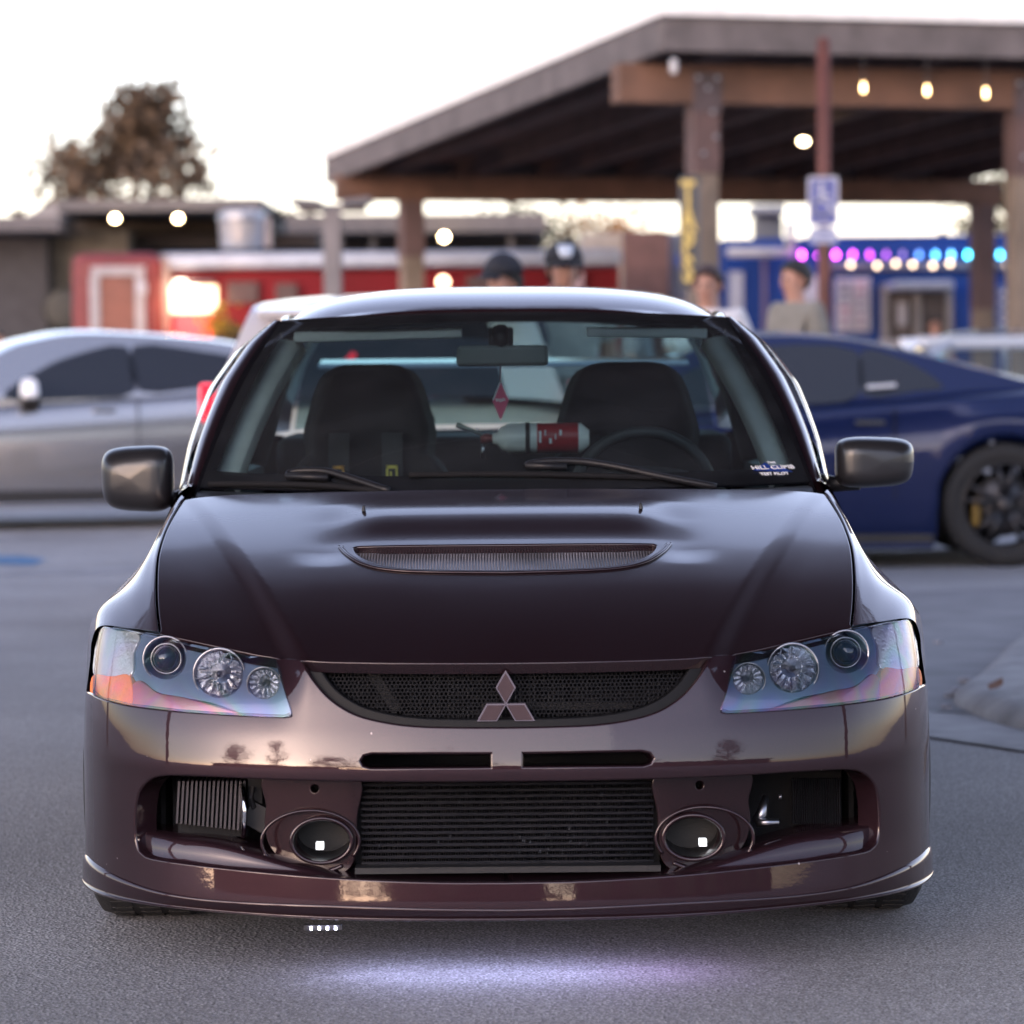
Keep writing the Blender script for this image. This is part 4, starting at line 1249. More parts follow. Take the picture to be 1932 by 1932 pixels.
# rear bench, shelf, headlining, visors, pillar trims
MB().box((0, 3.05, .72), (1.3, .16, .56)).box((-.35, 3.1, 1.02), (.3, .1, .12)).box((.35, 3.1, 1.02), (.3, .1, .12)).build('rear_bench', M('rear_cloth', (.016, .018, .024), .85), EVO, org=ORG, bevel=.03)
MB().box((0, 3.55, .985), (1.3, .75, .02)).build('parcel_shelf', blackcloth, EVO, org=ORG)
rows = [[(x, y, prof(y) - .035 - .05 * abs(x / .56) ** 3) for x in np.linspace(-.56, .56, 13)] for y in np.linspace(2.0, 3.38, 10)]
MB().grid(np.array(rows)).build('headlining', blackcloth, EVO, smooth=True, org=ORG)
for sgn, a0, a1 in ((-1, -395, -78), (1, 158, 385)):
    q = [Q(a0, 622, 1.97), Q(a1, 617, 1.92), Q(a1, 636, 1.92), Q(a0, 643, 1.97)]
    if sgn > 0: q = [Q(a0, 618, 1.92), Q(a1, 622, 1.97), Q(a1, 642, 1.97), Q(a0, 636, 1.92)]
    MB().hexa([p + [0, .012, 0] for p in q], q).build('sun_visor', trim, EVO, org=ORG, bevel=.004)
    rows = []
    for v in np.linspace(.05, .93, 14):
        e = W(sgn * .99, v)
        rows.append([e + [sgn * .03, .06, -.03], e + [-sgn * .012, .035, -.02], e + [-sgn * .062, .035, -.03], e + [-sgn * .066, .12, -.05]])
    G = np.array(rows)
    MB().grid(G).build('pillar_trim', trim, EVO, smooth=True, org=ORG)
    # door card and upper trims
    MB().box((sgn * .70, 2.2, .72), (.05, 1.3, .42)).build('door_card', dash_m, EVO, org=ORG)
    MB().tube([(sgn * .66, 2.36, .95), (sgn * .62, 2.40, 1.1), (sgn * .56, 2.44, 1.32)], .03, 8).build('belt_pillar', M('belt_trim', (.07, .07, .085), .7), EVO, smooth=True, org=ORG)
    MB().tube([(sgn * .55, 2.36, 1.24), (sgn * .60, 2.38, 1.1), (sgn * .63, 2.40, .98)], .012, 6, flat=.3).build('seat_belt', M('belt_web', (.12, .12, .14), .7), EVO, smooth=True, org=ORG)
# interior mirror
c = Q(-2, 671, 1.86)
mr = MB().box(c, (.232, .035, .052), taper=.97).build('rear_view_mirror', M('mirror_back', (.26, .30, .30), .45), EVO, org=ORG, bevel=.012, seg=4)
MB().tube([c + [0, 0, .01], Q(-4, 640, 1.86), Q(-6, 622, 1.88)], [.013, .018, .022], 8).build('mirror_stalk', black, mr, smooth=True, org=ORG)
MB().box(Q(-4, 636, 1.89), (.062, .02, .05)).build('sensor_box', black, mr, org=ORG, bevel=.006)
# windscreen sticker
stk_b = M('sticker_blue', (.04, .16, .85), .5, var=.3, scale=60)
stk_w = M('sticker_white', (.92, .93, .97), .5)
def wz(dx, py): return wk(dx, py, .007)
def wt(dx, py): return wk(dx, py, .016)
pts = [wz(*q) for q in ((470, 892), (492, 876), (504, 885), (515, 881), (545, 895))]
stk = MB().add(pts + [p + np.array([0, .001, 0]) for p in pts], [[0, 1, 2, 3, 4], [9, 8, 7, 6, 5]]).build('windscreen_sticker', stk_b, EVO, org=ORG)


def text(name, s, size, loc, mat, parent=None, rot=(math.pi / 2, 0, 0), org=(0, 0, 0), ext=.002, sx=1.0, align='CENTER', space=1.0, bold=0.0):
    cu = bpy.data.curves.new(name, 'FONT')
    cu.body = s; cu.size = size; cu.extrude = ext; cu.align_x = align; cu.align_y = 'CENTER'
    cu.offset = bold; cu.space_character = space; cu.resolution_u = 3
    tmp = bpy.data.objects.new(name, cu); COL.objects.link(tmp)
    dg = bpy.context.evaluated_depsgraph_get()
    me = bpy.data.meshes.new_from_object(tmp.evaluated_get(dg))
    bpy.data.objects.remove(tmp); bpy.data.curves.remove(cu)
    me.materials.clear(); me.materials.append(mat)
    o = bpy.data.objects.new(name, me); COL.objects.link(o)
    o.location = [float(v) for v in (np.asarray(loc, float) - np.asarray(org, float))]
    o.rotation_euler = rot; o.scale = (sx, 1, 1)
    if parent: o.parent = parent
    return o


tilt = R(-55)
text('sticker_print', 'THE', .011, wt(504, 877), stk_w, stk, (R(33), 0, R(25)), ORG, .0006, 1.2)
text('sticker_print', 'HILL CLIMB', .021, wt(507, 886), stk_w, stk, (R(33), 0, R(25)), ORG, .0006, 1.1)
text('sticker_print', 'TEST PILOT', .015, wt(510, 898), stk_w, stk, (R(33), 0, R(25)), ORG, .0006, 1.0)

# ---- loose things in the cabin
fe_w = M('extinguisher_white', (.90, .92, .90), .35, coat=.3)
p0, p1 = Q(-22, 827, 2.05), Q(72, 827, 2.05)
EX = thing('fire_extinguisher', 'white fire extinguisher with red label strapped between the front seats of the maroon saloon', 'fire extinguisher', p0)
r_ = .0375
ax = np.array([1., 0, 0])
L_ = p1[0] - p0[0] + .10
MB().lathe([(.001, 0), (.012, .0), (.016, .012), (.030, .022), (r_, .042), (r_, L_), (.02, L_ + .02), (.001, L_ + .02)], 32, p0, ax).build('cylinder', fe_w, EX, smooth=True, org=p0)
MB().lathe([(r_ + .0006, .114), (r_ + .0006, L_ - .008)], 32, p0, ax).build('label', M('extinguisher_red', (.45, .02, .03), .4), EX, smooth=True, org=p0)
b = MB()
for k in range(5): b.box(p0 + [.122 + k * .013, -r_ - .0006, .004 + .012 * math.sin(k * 2.1)], (.003 if k % 2 else .006, .001, .03 if k == 0 else .014))
b.build('label_print', stk_w, EX, org=p0)
MB().lathe([(r_ + .001, .084), (r_ + .003, .085), (r_ + .003, .095), (r_ + .001, .096)], 32, p0, ax).build('strap', black, EX, smooth=True, org=p0)
MB().lathe([(.001, -.03), (.011, -.03), (.013, -.01), (.009, 0)], 16, p0, ax).build('valve', M('valve_red', (.25, .06, .06), .4, .3), EX, smooth=True, org=p0)
MB().tube([p0 + [-.02, 0, .006], p0 + [-.05, 0, .022], p0 + [-.092, 0, .036]], [.006, .008, .012], 8, flat=.6).build('lever', M('lever_grey', (.4, .45, .44), .4, .4), EX, smooth=True, org=p0)
MB().tube([p0 + [-.024, -.01, -.012], p0 + [-.024, -.01, -.05]], .005, 6).build('pin', satin, EX, smooth=True, org=p0)

c = Q(-6, 755, 1.86)
AF = thing('air_freshener', 'red diamond air freshener hanging from the rear view mirror', 'air freshener', c)
red = M('tag_red', (.85, .12, .24), .5)
rh = [(0, .048), (.0205, 0), (0, -.050), (-.0205, 0)]
tg = MB().prism(rh, -.004, .004, lambda a, b_, d_: c + np.array([a, d_, b_])).build('tag', red, AF, org=c)
rh2 = [(-.001, .048), (-.0205, 0), (-.0172, 0.0), (.0, .043)]
MB().prism(rh2, -.005, -.0045, lambda a, b_, d_: c + np.array([a, d_, b_])).build('white_edge', stk_w, AF, org=c)
b = MB()
for k, (x, h_, dz) in enumerate(((-.0105, .008, 0), (-.0075, .006, -.001), (-.004, .006, -.001), (-.0005, .009, -.002), (.003, .006, -.001), (.0065, .008, .0005), (.010, .006, 0))): b.box(c + [x, -.0048, dz + .0015], (.0022, .0012, h_))
b.build('tag_print', stk_w, AF, org=c)
MB().tube([c + [0, 0, .045], c + [0.001, 0, .095]], .0045, 6, flat=.4).build('cord', M('cord_red', (.22, .03, .05), .7), AF, org=c)
# =================================================================== other cars
tint = M('tinted_pane', (.010, .012, .018), .05, 0, coat=.15, var=0, spec=.5)
lamp_red = M('tail_lamp', (.55, .01, .02), .15, coat=.8, var=.1, emit=(1, .03, .06), es=.3)
lamp_dim = M('lamp_plastic', (.40, .02, .03), .15, coat=.8, var=.1)
clear_pane = glass('clear_pane', (.72, .80, .82), .9)


def bg_car(name, label, loc, rz, pm, sp):
    root = thing(name, label, 'car', loc, rz)
    xs = np.array(sp['x'], float)
    fx = lambda key: (lambda q: np.interp(q, xs, sp[key]))
    top, wid, bot, belt = fx('top'), fx('wid'), fx('bot'), fx('belt')
    wr = sp['wr']
    st = sorted(set(np.round(np.concatenate([np.linspace(xs[0], xs[-1], 60)] + [np.linspace(c - wr * 1.12, c + wr * 1.12, 26) for c in sp['wheels']]), 4)))
    rows = []
    for x in st:
        w_, zb, t_, bl = wid(x), bot(x), top(x), belt(x)
        for c in sp['wheels']:
            if abs(x - c) < wr * 1.1: zb = max(zb, wr * .95 + math.sqrt(max(0, (wr * 1.1) ** 2 - (x - c) ** 2)))
        zm = max(.55, zb + .05)
        h_ = [(w_ - .05, zb), (w_ - .008, zb + .03), (w_, zm), (w_ - .004, zm + (bl - zm) * .45), (w_ - .035, bl - .05), (w_ - .075, bl), (w_ * .72, max(bl, t_) + .004 if t_ >= bl else t_), (w_ * .4, t_ + .012), (0, t_ + .018)]
        hc = cr(np.array(h_), 3)
        full = [(x, -a, b_) for a, b_ in hc] + [(x, a, b_) for a, b_ in hc[::-1][1:]]
        rows.append(full)
    bd = MB().grid(np.array(rows)); nr = len(rows[0])
    bd.add(rows[0], [list(range(nr))[::-1]]); bd.add(rows[-1], [list(range(nr))])
    bd.build('body', pm, root, smooth=True)
    MB().box(((xs[0] + xs[-1]) / 2, 0, .30), ((xs[-1] - xs[0]) * .9, wid(2) * 1.5, .24)).build('underbody', dark_void, root)
    kk = sp.get('tumble', .42)
    wb = sp['cab']
    yw = lambda z, bz: wb - kk * np.maximum(0, z - bz)
    sil, tb = np.array(sp['sil'], float), sp.get('beltz', .95)
    path = cr(sil, 5)
    i1, i2 = sp['cut'][0] * 5, sp['cut'][1] * 5
    def strip(a, b_):
        r_ = []
        for (x, z) in path[a:b_ + 1]:
            y = yw(z, tb)
            r_.append([(x - .03 * (1 - abs(u)) * np.sign(len(path) / 2 - a), y * u, z + .035 * (1 - abs(u) ** 2.5)) for u in np.linspace(-1, 1, 13)])
        return np.array(r_)
    pane = clear_pane if sp.get('clear') else tint
    MB().grid(strip(0, i1)).build('windshield', sp.get('ws', pane), root, smooth=True)
    G_ = strip(i2, len(path) - 1)
    for c0, c1 in ((0, 3), (10, 13)): MB().grid(G_[:, c0:c1]).build('rear_pillar', pm, root, smooth=True)
    MB().grid(strip(i1, i2)).build('roof', sp.get('roofm', pm), root, smooth=True)
    MB().grid(G_[:, 2:11]).build('rear_window', pane, root, smooth=True)
    for sg in (-1, 1):
        fn = lambda x, z: np.stack([x, sg * (yw(np.asarray(z), tb)), z], -1)
        f2 = lambda x, z: np.stack([x, sg * (yw(np.asarray(z), tb) + .006), z], -1)
        if not sp.get('clear'):
            ol = np.vstack([path, [[path[-1][0], tb - .06], [path[0][0], tb - .06]]])
            sheet('cabin_side', by_step(ol, .05), [], .09, fn, pm, root, rim=.001, rr=.001, flip=(sg > 0), skip_outer=True)
        else:
            for a, b_ in sp['bars']:
                MB().tube([fn(*a), fn(*b_)], .035, 6).build('cabin_pillar', pm, root, smooth=True)
        for poly in sp['win']:
            sheet('side_window', by_step(cr(poly, 3, True) if len(poly) > 5 else np.array(poly, float), .05), [], .09, f2, pane, root, rim=.004, rr=.003, flip=(sg > 0))
        for (hx, hz) in sp.get('handles', []):
            MB().box((hx, sg * (wid(hx) - .012), hz), (.17, .03, .028)).build('door_handle', sp.get('handle_m', pm), root, bevel=.008)
        for (sx_, sz0, sz1) in sp.get('seams', []):
            MB().box((sx_, sg * (wid(sx_) - .008), (sz0 + sz1) / 2), (.008, .02, sz1 - sz0)).build('door_seam', dark_void, root)
        if 'mirror' in sp:
            mx_, mz = sp['mirror']
            mo = MB().box((mx_, sg * (wb + .17), mz), (.14, .25, .15), taper=.8).build('mirror', sp.get('mirror_m', pm), root, bevel=.045, seg=4)
            MB().box((mx_ + .02, sg * (wb + .05), mz - .09), (.14, .2, .07)).build('mirror_foot', black, mo, bevel=.02)
        if 'sill' in sp:
            z0, z1 = sp['sill']
            x0, x1 = sp['wheels'][0] + wr * 1.15, sp['wheels'][1] - wr * 1.15
            MB().box(((x0 + x1) / 2, sg * (wid(2.4) - .005), (z0 + z1) / 2), (x1 - x0, .04, z1 - z0)).build('side_skirt', black, root, bevel=.012)
            MB().box(((x0 + x1) / 2, sg * (wid(2.4) + .008), z0 + .0), (x1 - x0, .03, .035)).build('skirt_edge', pm, root, bevel=.012)
    for c in sp['wheels']:
        for sg in (-1, 1):
            o_ = (c, sg * (wid(c) - .125), wr)
            wh = MB().lathe([(wr * .70, -.10), (wr * .80, -.118), (wr * .94, -.115), (wr, -.085), (wr, .085), (wr * .94, .115), (wr * .80, .118), (wr * .70, .10)], 48, o_, (0, sg, 0)).build('wheel', tyre_m, root, smooth=True)
            b = MB().lathe([(wr * .70, .098), (wr * .67, .105), (wr * .655, .08), (wr * .64, -.04)], 40, o_, (0, sg, 0))
            for k in range(5):
                for dt in (-.14, .14):
                    t = k / 5 * 2 * math.pi + .3
                    p0_ = np.array(o_) + [.06 * math.cos(t + dt), sg * .095, .06 * math.sin(t + dt)]
                    p1_ = np.array(o_) + [wr * .66 * math.cos(t + dt * 1.4), sg * .085, wr * .66 * math.sin(t + dt * 1.4)]
                    b.tube([p0_, p1_], [.022, .017], 6)
            b.lathe([(.001, .105), (.06, .10), (.075, .07)], 20, o_, (0, sg, 0))
            b.build('rim', sp.get('rim_m', rim_m), wh, smooth=True)
            MB().lathe([(.001, .03), (wr * .5, .03), (wr * .52, .0)], 32, o_, (0, sg, 0)).build('brake_disc', M('brake_disc', (.10, .10, .11), .4, .8), wh, smooth=True)
            if 'caliper' in sp:
                MB().box(np.array(o_) + [-wr * .46, sg * .06, -.04], (.05, .04, .17)).build('brake_caliper', sp['caliper'], wh, bevel=.015)
    for (nm, c, size, mt, ry, *rx_) in sp.get('extra', []):
        MB().box(c, size, ry=ry, rx=rx_[0] if rx_ else 0).build(nm, mt, root, bevel=min(size) * .25)
    return root


blue_p = car_paint('navy_paint', (.0015, .0095, .062), .4, .3, coat=.5)
silv_p = car_paint('silver_paint', (.35, .345, .35), .9, .22, flake=.1)
white_p = car_paint('white_paint', (.62, .60, .62), .0, .35, flake=.02)
grey_p = car_paint('pale_grey_paint', (.40, .44, .52), .6, .3, flake=.1)

# navy coupe on the right
gx = -.80
bg_car('blue_coupe', 'dark blue coupe with black multi-spoke wheels parked in front of the timber shelter', (gx, 13.35, 0), 0, blue_p, dict(
    x=[0, .12, .5, .94, 1.4, 2.0, 2.6, 3.1, 3.5, 3.9, 4.3, 4.55, 4.66], top=[.52, .66, .76, .84, .93, .95, .97, 1.0, 1.03, 1.05, 1.045, 1.02, .80],
    wid=[.70, .82, .92, .95, .93, .92, .92, .925, .955, .955, .93, .88, .78], bot=[.2, .16, .15, .15, .14, .14, .14, .14, .15, .2, .25, .3, .4], belt=[.5, .62, .72, .80, .88, .90, .92, .955, .985, 1.0, 1.0, .96, .76],
    wr=.36, wheels=[.94, 3.70], cab=.80, beltz=.93, tumble=.40,
    sil=[(1.30, .95), (1.72, 1.19), (2.05, 1.315), (2.40, 1.352), (2.80, 1.325), (3.15, 1.255), (3.50, 1.165), (3.80, 1.085), (4.02, 1.03)], cut=(2, 5),
    win=[[(1.62, .975), (2.0, 1.20), (2.36, 1.292), (2.86, 1.262), (2.86, 1.0), (2.5, .955)], [(2.90, 1.004), (2.90, 1.258), (3.10, 1.222), (3.25, 1.145), (3.36, 1.046), (3.2, 1.028)]],
    handles=[(2.92, .845)], handle_m=M('handle_grey', (.06, .065, .07), .4), seams=[(3.06, .40, .93)], mirror=(1.62, 1.0), sill=(.13, .20),
    caliper=M('caliper_yellow', (.17, .105, .015), .5), extra=[('window_script', (3.0, -.787, 1.055), (.17, .006, .022), M('script_white', (.7, .74, .8), .5), -.06), ('tail_light', (4.63, -.6, .82), (.06, .16, .16), lamp_dim, 0), ('tail_light', (4.63, .6, .82), (.06, .16, .16), lamp_dim, 0)]))

# silver saloon on the left
c15 = 1 / math.cos(R(14))
bg_car('silver_sedan', 'silver four door sedan parked side on in front of the red food trailer', P(286, 800, 17.75) * [1, 1, 0] + [-2.45 * c15 * math.cos(R(14)), -2.45 * c15 * math.sin(R(14)), 0] + np.array([-.92 * math.sin(R(14)), .92 * math.cos(R(14)), 0]), R(14), silv_p, dict(
    x=[0, .12, .5, .95, 1.3, 2.0, 2.6, 3.1, 3.6, 4.0, 4.4, 4.68, 4.76], top=[.55, .70, .80, .88, .97, .99, 1.01, 1.04, 1.06, 1.06, 1.05, 1.0, .8],
    wid=[.66, .80, .90, .925, .92, .915, .915, .92, .93, .925, .90, .84, .74], bot=[.25, .2, .18, .18, .18, .18, .18, .19, .2, .22, .26, .3, .4], belt=[.52, .66, .75, .82, .89, .93, .96, .99, 1.01, 1.01, .99, .95, .78],
    wr=.335, wheels=[.98, 3.80], cab=.80, beltz=.96, tumble=.45,
    sil=[(.95, .98), (1.45, 1.32), (1.75, 1.415), (2.05, 1.455), (2.5, 1.44), (3.0, 1.395), (3.4, 1.32), (3.9, 1.16), (4.2, 1.06)], cut=(2, 5), ws=M('windscreen_pale', (.10, .16, .20), .05, coat=1, var=0),
    win=[[(1.45, .985), (1.72, 1.18), (1.98, 1.29), (2.38, 1.355), (2.42, 1.02), (2.0, .975)], [(2.46, 1.024), (2.44, 1.357), (2.95, 1.315), (3.30, 1.245), (3.62, 1.13), (3.62, 1.075), (3.0, 1.055)]],
    handles=[(2.18, .885), (3.18, .92)], seams=[(2.43, .35, .95), (1.35, .35, .88)], mirror=(1.62, 1.05), mirror_m=M('mirror_pale', (.75, .78, .82), .3, coat=.5), sill=(.19, .30), rim_m=M('rim_grey', (.12, .12, .13), .35, .7),
    extra=[('tail_light', (4.70, -.62, .90), (.08, .34, .09), lamp_dim, 0), ('tail_light', (4.70, .62, .90), (.08, .34, .09), lamp_dim, 0)]))

# pale hatchback straight behind the maroon saloon, seen from its rear
suv = bg_car('white_suv', 'white sport utility car close behind the maroon saloon showing its rear lights', (-.52, 8.3 + 4.4, -.05), R(90) * -1, white_p, dict(
    x=[0, .12, .5, .95, 1.3, 2.0, 2.6, 3.1, 3.6, 4.0, 4.30, 4.42], top=[.6, .80, .92, .98, 1.05, 1.05, 1.05, 1.06, 1.07, 1.08, 1.04, .7],
    wid=[.7, .82, .90, .92, .92, .915, .915, .915, .91, .89, .86, .82], bot=[.3, .25, .22, .22, .22, .22, .22, .22, .24, .26, .3, .4], belt=[.58, .76, .86, .92, .97, 1.0, 1.01, 1.02, 1.04, 1.05, 1.0, .7],
    wr=.35, wheels=[.9, 3.55], cab=.83, beltz=1.0, tumble=.36,
    sil=[(.9, 1.03), (1.35, 1.32), (1.75, 1.50), (2.4, 1.57), (3.0, 1.57), (3.6, 1.545), (4.0, 1.50), (4.22, 1.28), (4.36, 1.08)], cut=(2, 6),
    win=[[(1.25, 1.06), (1.75, 1.40), (2.4, 1.48), (3.2, 1.47), (3.72, 1.38), (3.8, 1.12), (3.0, 1.06)]],
    handles=[(2.2, .93), (3.1, .95)], mirror=(1.5, 1.08), sill=(.23, .33),
    extra=[('tail_light', (4.33, .85, 1.09), (.10, .07, .17), lamp_red, -.22), ('tail_light', (4.33, -.82, 1.09), (.10, .07, .17), lamp_red, -.22), ('brake_lamp', (4.37, -.20, 1.25), (.03, .030, .16), lamp_red, -.3, -.7), ('roof_spoiler', (4.08, 0, 1.50), (.26, 1.2, .04), white_p, .12), ('bumper_insert', (4.40, 0, .42), (.06, 1.3, .16), black, 0)]))

# pale car whose roof shows beyond the navy coupe
bg_car('grey_sedan', 'pale grey sedan with clear windows parked beyond the dark blue coupe', (1.95, 21.6, 0), R(2), grey_p, dict(
    x=[0, .12, .5, .95, 1.3, 2.0, 2.6, 3.1, 3.6, 4.0, 4.4, 4.65], top=[.55, .70, .80, .88, .95, .96, .97, .98, 1.0, 1.0, .98, .8],
    wid=[.66, .80, .88, .90, .9, .89, .89, .89, .9, .89, .86, .74], bot=[.25, .2, .18, .18, .18, .18, .18, .19, .2, .22, .26, .4], belt=[.52, .66, .74, .80, .87, .89, .90, .91, .93, .93, .92, .78],
    wr=.33, wheels=[.95, 3.65], cab=.78, beltz=.93, tumble=.42,
    sil=[(1.1, .95), (1.5, 1.20), (1.85, 1.37), (2.3, 1.425), (2.8, 1.42), (3.3, 1.38), (3.8, 1.2), (4.1, 1.03)], cut=(2, 5), clear=True,
    bars=[((1.1, .95), (1.85, 1.365)), ((2.55, .95), (2.5, 1.41)), ((3.4, .98), (3.3, 1.37))],
    win=[[(1.3, .97), (1.85, 1.32), (2.5, 1.38), (2.5, .97)], [(2.56, .97), (2.56, 1.38), (3.25, 1.33), (3.4, 1.0)]], mirror=(1.5, 1.0), sill=(.18, .26),
    extra=[('roof_side', (2.62, -.60, 1.345), (2.1, .06, .11), grey_p, 0), ('roof_side', (2.62, .60, 1.345), (2.1, .06, .11), grey_p, 0)]))
# =================================================================== buildings, trailers, shelter, lot
_M0 = M
def M(name, col, *a, **k):
    return _M0(name, tuple(c * .64 for c in col), *a, **k)
DZ = 0.0
PZ = lambda px, py, Y: P(px, py, Y + DZ)
def slab(name, x0, y0, x1, y1, D, depth, mat, parent=None, org=None, bevel=0.0):
    """upright box whose front fills the bearing window x0..x1, y0..y1 at distance D"""
    Y = D + DZ + CAM[1]
    a, b_ = P(x0, y1, Y), P(x1, y0, Y)
    c = [(a[0] + b_[0]) / 2, Y + depth / 2, (a[2] + b_[2]) / 2]
    if org is not None: c = [c[i] - org[i] for i in range(3)]
    return MB().box(c, (abs(b_[0] - a[0]), depth, abs(b_[2] - a[2]))).build(name, mat, parent, bevel=bevel)


def ground_slab(name, x0, y0, x1, D, depth, mat, parent=None, org=None, bevel=0.0):
    Y = D + DZ + CAM[1]
    a, b_ = P(x0, y0, Y), P(x1, y0, Y)
    top = (a[2] + b_[2]) / 2
    c = [(a[0] + b_[0]) / 2, Y + depth / 2, top / 2]
    if org is not None: c = [c[i] - org[i] for i in range(3)]
    return MB().box(c, (abs(b_[0] - a[0]), depth, top)).build(name, mat, parent, bevel=bevel)


def glow(name, col, es):
    return M(name, (.8, .8, .8), .4, var=0, emit=col, es=es)


warm = glow('warm_lamp', (1, .72, .36), 16)
grey_w = M('grey_siding', (.060, .058, .066), .8, var=.2)
tan_w = M('tan_wall', (.20, .17, .13), .85, var=.2)
grey_f = M('grey_fascia', (.145, .135, .145), .7, var=.15)
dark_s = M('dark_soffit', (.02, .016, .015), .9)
brown_w = M('brown_wall', (.075, .062, .055), .85, var=.25)

NTH = 'first second third fourth fifth sixth seventh eighth ninth tenth eleventh twelfth thirteenth'.split()
DZ = 7.0
# --- grey shop building far left
o = PZ(60, 684, 40) * [1, 1, 0]
SB_ = thing('shop_building', 'low grey and tan shop building with flat canopy at the left edge', 'building', o)
ground_slab('grey_wall', -160, 436, 88, 46, 6, grey_w, SB_, o)
ground_slab('tan_wall', 88, 436, 240, 46.6, 5.4, tan_w, SB_, o)
slab('canopy', -160, 408, 112, 437, 44.5, 2, grey_f, SB_, o)
slab('upper_wall', 118, 398, 520, 440, 48.5, 3, brown_w, SB_, o)
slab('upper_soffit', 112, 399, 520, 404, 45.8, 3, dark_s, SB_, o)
slab('upper_fascia', 106, 374, 494, 399, 45, 4, grey_f, SB_, o)
slab('canopy_shadow_wall', 240, 440, 600, 470, 47.5, 3, M('shadowed_wall', (.03, .022, .02), .9, var=.3), SB_, o)  # wall strip whose dark colour holds the canopy's shade
rr0 = PZ(20, 400, 41); 
b = MB(); a0, a1, a2 = PZ(30, 409, 41), PZ(100, 376, 41), PZ(112, 409, 41)
b.prism([(a0[0] - o[0], a0[2]), (a1[0] - o[0], a1[2]), (a2[0] - o[0], a2[2])], 0, 3, lambda a, b2, d_: np.array([a, 1.5 + d_, b2]))
b.build('gable', M('pale_gable', (.34, .33, .34), .7), SB_)
for x in (217, 336):
    p = PZ(x, 412, 38.2) - o
    MB().lathe([(.001, -.05), (.04, -.03), (.055, 0), (.04, .03), (.001, .05)], 20, p).build('soffit_lamp', warm, SB_, smooth=True)
p = PZ(122, 583, 39.6) - o
MB().lathe([(.001, .02), (.30, .02), (.36, .0), (.30, -.02)], 20, p, (0, -1, 0)).build('wall_plaque', M('plaque_dark', (.03, .03, .025), .6, var=.5, scale=9), SB_, smooth=True)

DZ = 0.0
# --- far low building in the middle
o = P(760, 684, 55) * [1, 1, 0]
FB = thing('far_building', 'distant low building with wide flat roof behind the red trailer', 'building', o)
slab('roof_edge', 500, 402, 1030, 440, 60, 6, grey_f, FB, o)
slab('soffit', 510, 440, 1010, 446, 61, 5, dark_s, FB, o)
ground_slab('back_wall', 515, 444, 1020, 63.5, 3, brown_w, FB, o)
MB().lathe([(.001, -.07), (.05, -.04), (.07, 0), (.05, .04), (.001, .07)], 20, P(838, 447, 53.2) - o).build('eave_lamp', warm, FB, smooth=True)
for x in (560, 640, 700, 960):
    slab('post', x, 446, x + 8, 600, 60.5, .2, grey_f, FB, o)

# --- block walls behind the shelter
o = P(1180, 684, 46) * [1, 1, 0]
BW = thing('block_building', 'plain cream and brown block building seen under the shelter roof', 'building', o)
ground_slab('cream_wall', 1100, 440, 1180, 52, 4, M('cream_wall', (.40, .36, .32), .85), BW, o)
ground_slab('brown_wall', 1176, 436, 1262, 51.6, 4, M('russet_wall', (.16, .085, .075), .85, var=.2), BW, o)
ground_slab('pale_wall', 1258, 438, 1300, 52, 4, M('pale_wall', (.32, .32, .36), .85), BW, o)
slab('blue_notice', 1276, 478, 1292, 504, 51.5, .05, M('notice_blue', (.02, .06, .35), .6), BW, o)

DZ = 6.0
# --- red food trailer
o = PZ(640, 684, 33) * [1, 1, 0]
RT = thing('red_food_trailer', 'long red food trailer with silver roof edge, lit serving window and framed door', 'trailer', o)
red_p = M('trailer_red', (.20, .005, .013), .65, spec=.2, var=.2, scale=.8)
red_d = M('trailer_end_red', (.22, .032, .036), .6, var=.2)
door_r = M('door_rust', (.26, .09, .06), .6, var=.15)
edge_s = M('roof_silver', (.46, .52, .64), .45, .3)
slab('body', 312, 505, 1168, 745, 40, 2.4, red_p, RT, o)
slab('roof_edge', 304, 470, 1172, 508, 39.8, 2.7, edge_s, RT, o, .05)
end = slab('end_wall', 136, 476, 304, 745, 39.5, 2.6, red_d, RT, o, .16)
slab('end_cap', 296, 478, 318, 745, 39.7, 2.5, M('end_cap', (.5, .42, .40), .5), RT, o, .1)
dr = slab('door', 186, 520, 258, 735, 39.42, .12, door_r, RT, o, .02)
for r_ in ((172, 502, 272, 520), (172, 520, 187, 735), (257, 520, 272, 735)):
    slab('door_frame', *r_, 39.38, .14, M('frame_white', (.42, .40, .43), .5), dr, o)
slab('door_latch', 258, 532, 276, 556, 39.3, .1, M('latch_pale', (.5, .52, .6), .4), dr, o, .02)
slab('serving_hatch', 322, 538, 408, 590, 39.85, .2, glow('hatch_glow', (1, .60, .34), .8), RT, o)
slab('menu_screen', 330, 528, 372, 560, 39.7, .08, glow('screen_glow', (1, .8, .6), 1.6), RT, o)
slab('hatch_awning', 352, 528, 402, 538, 39.4, .5, M('awning_dark', (.03, .03, .06), .6), RT, o)
slab('red_glow_patch', 328, 592, 396, 640, 39.7, .25, M('red_glow', (.75, .03, .04), .5, emit=(1, .04, .05), es=.5), RT, o, .03)  # red light under the hatch, put in as a glowing block
for r_ in ((428, 532, 486, 572), (520, 535, 560, 580), (880, 520, 940, 545)):
    slab('dark_window', *r_, 39.9, .15, M('trailer_pane', (.05, .012, .018), .25), RT, o)
slab('poster', 1040, 512, 1100, 560, 39.88, .1, M('poster_mix', (.5, .35, .4), .6, var=.8, scale=2), RT, o)
for x in (470, 1000):
    c = PZ(x, 760, 33.7) - o; c[2] = .35
    MB().lathe([(.2, -.1), (.33, -.1), (.36, -.06), (.36, .06), (.33, .1), (.2, .1)], 24, c, (0, 1, 0)).build('wheel', tyre_m, RT, smooth=True)
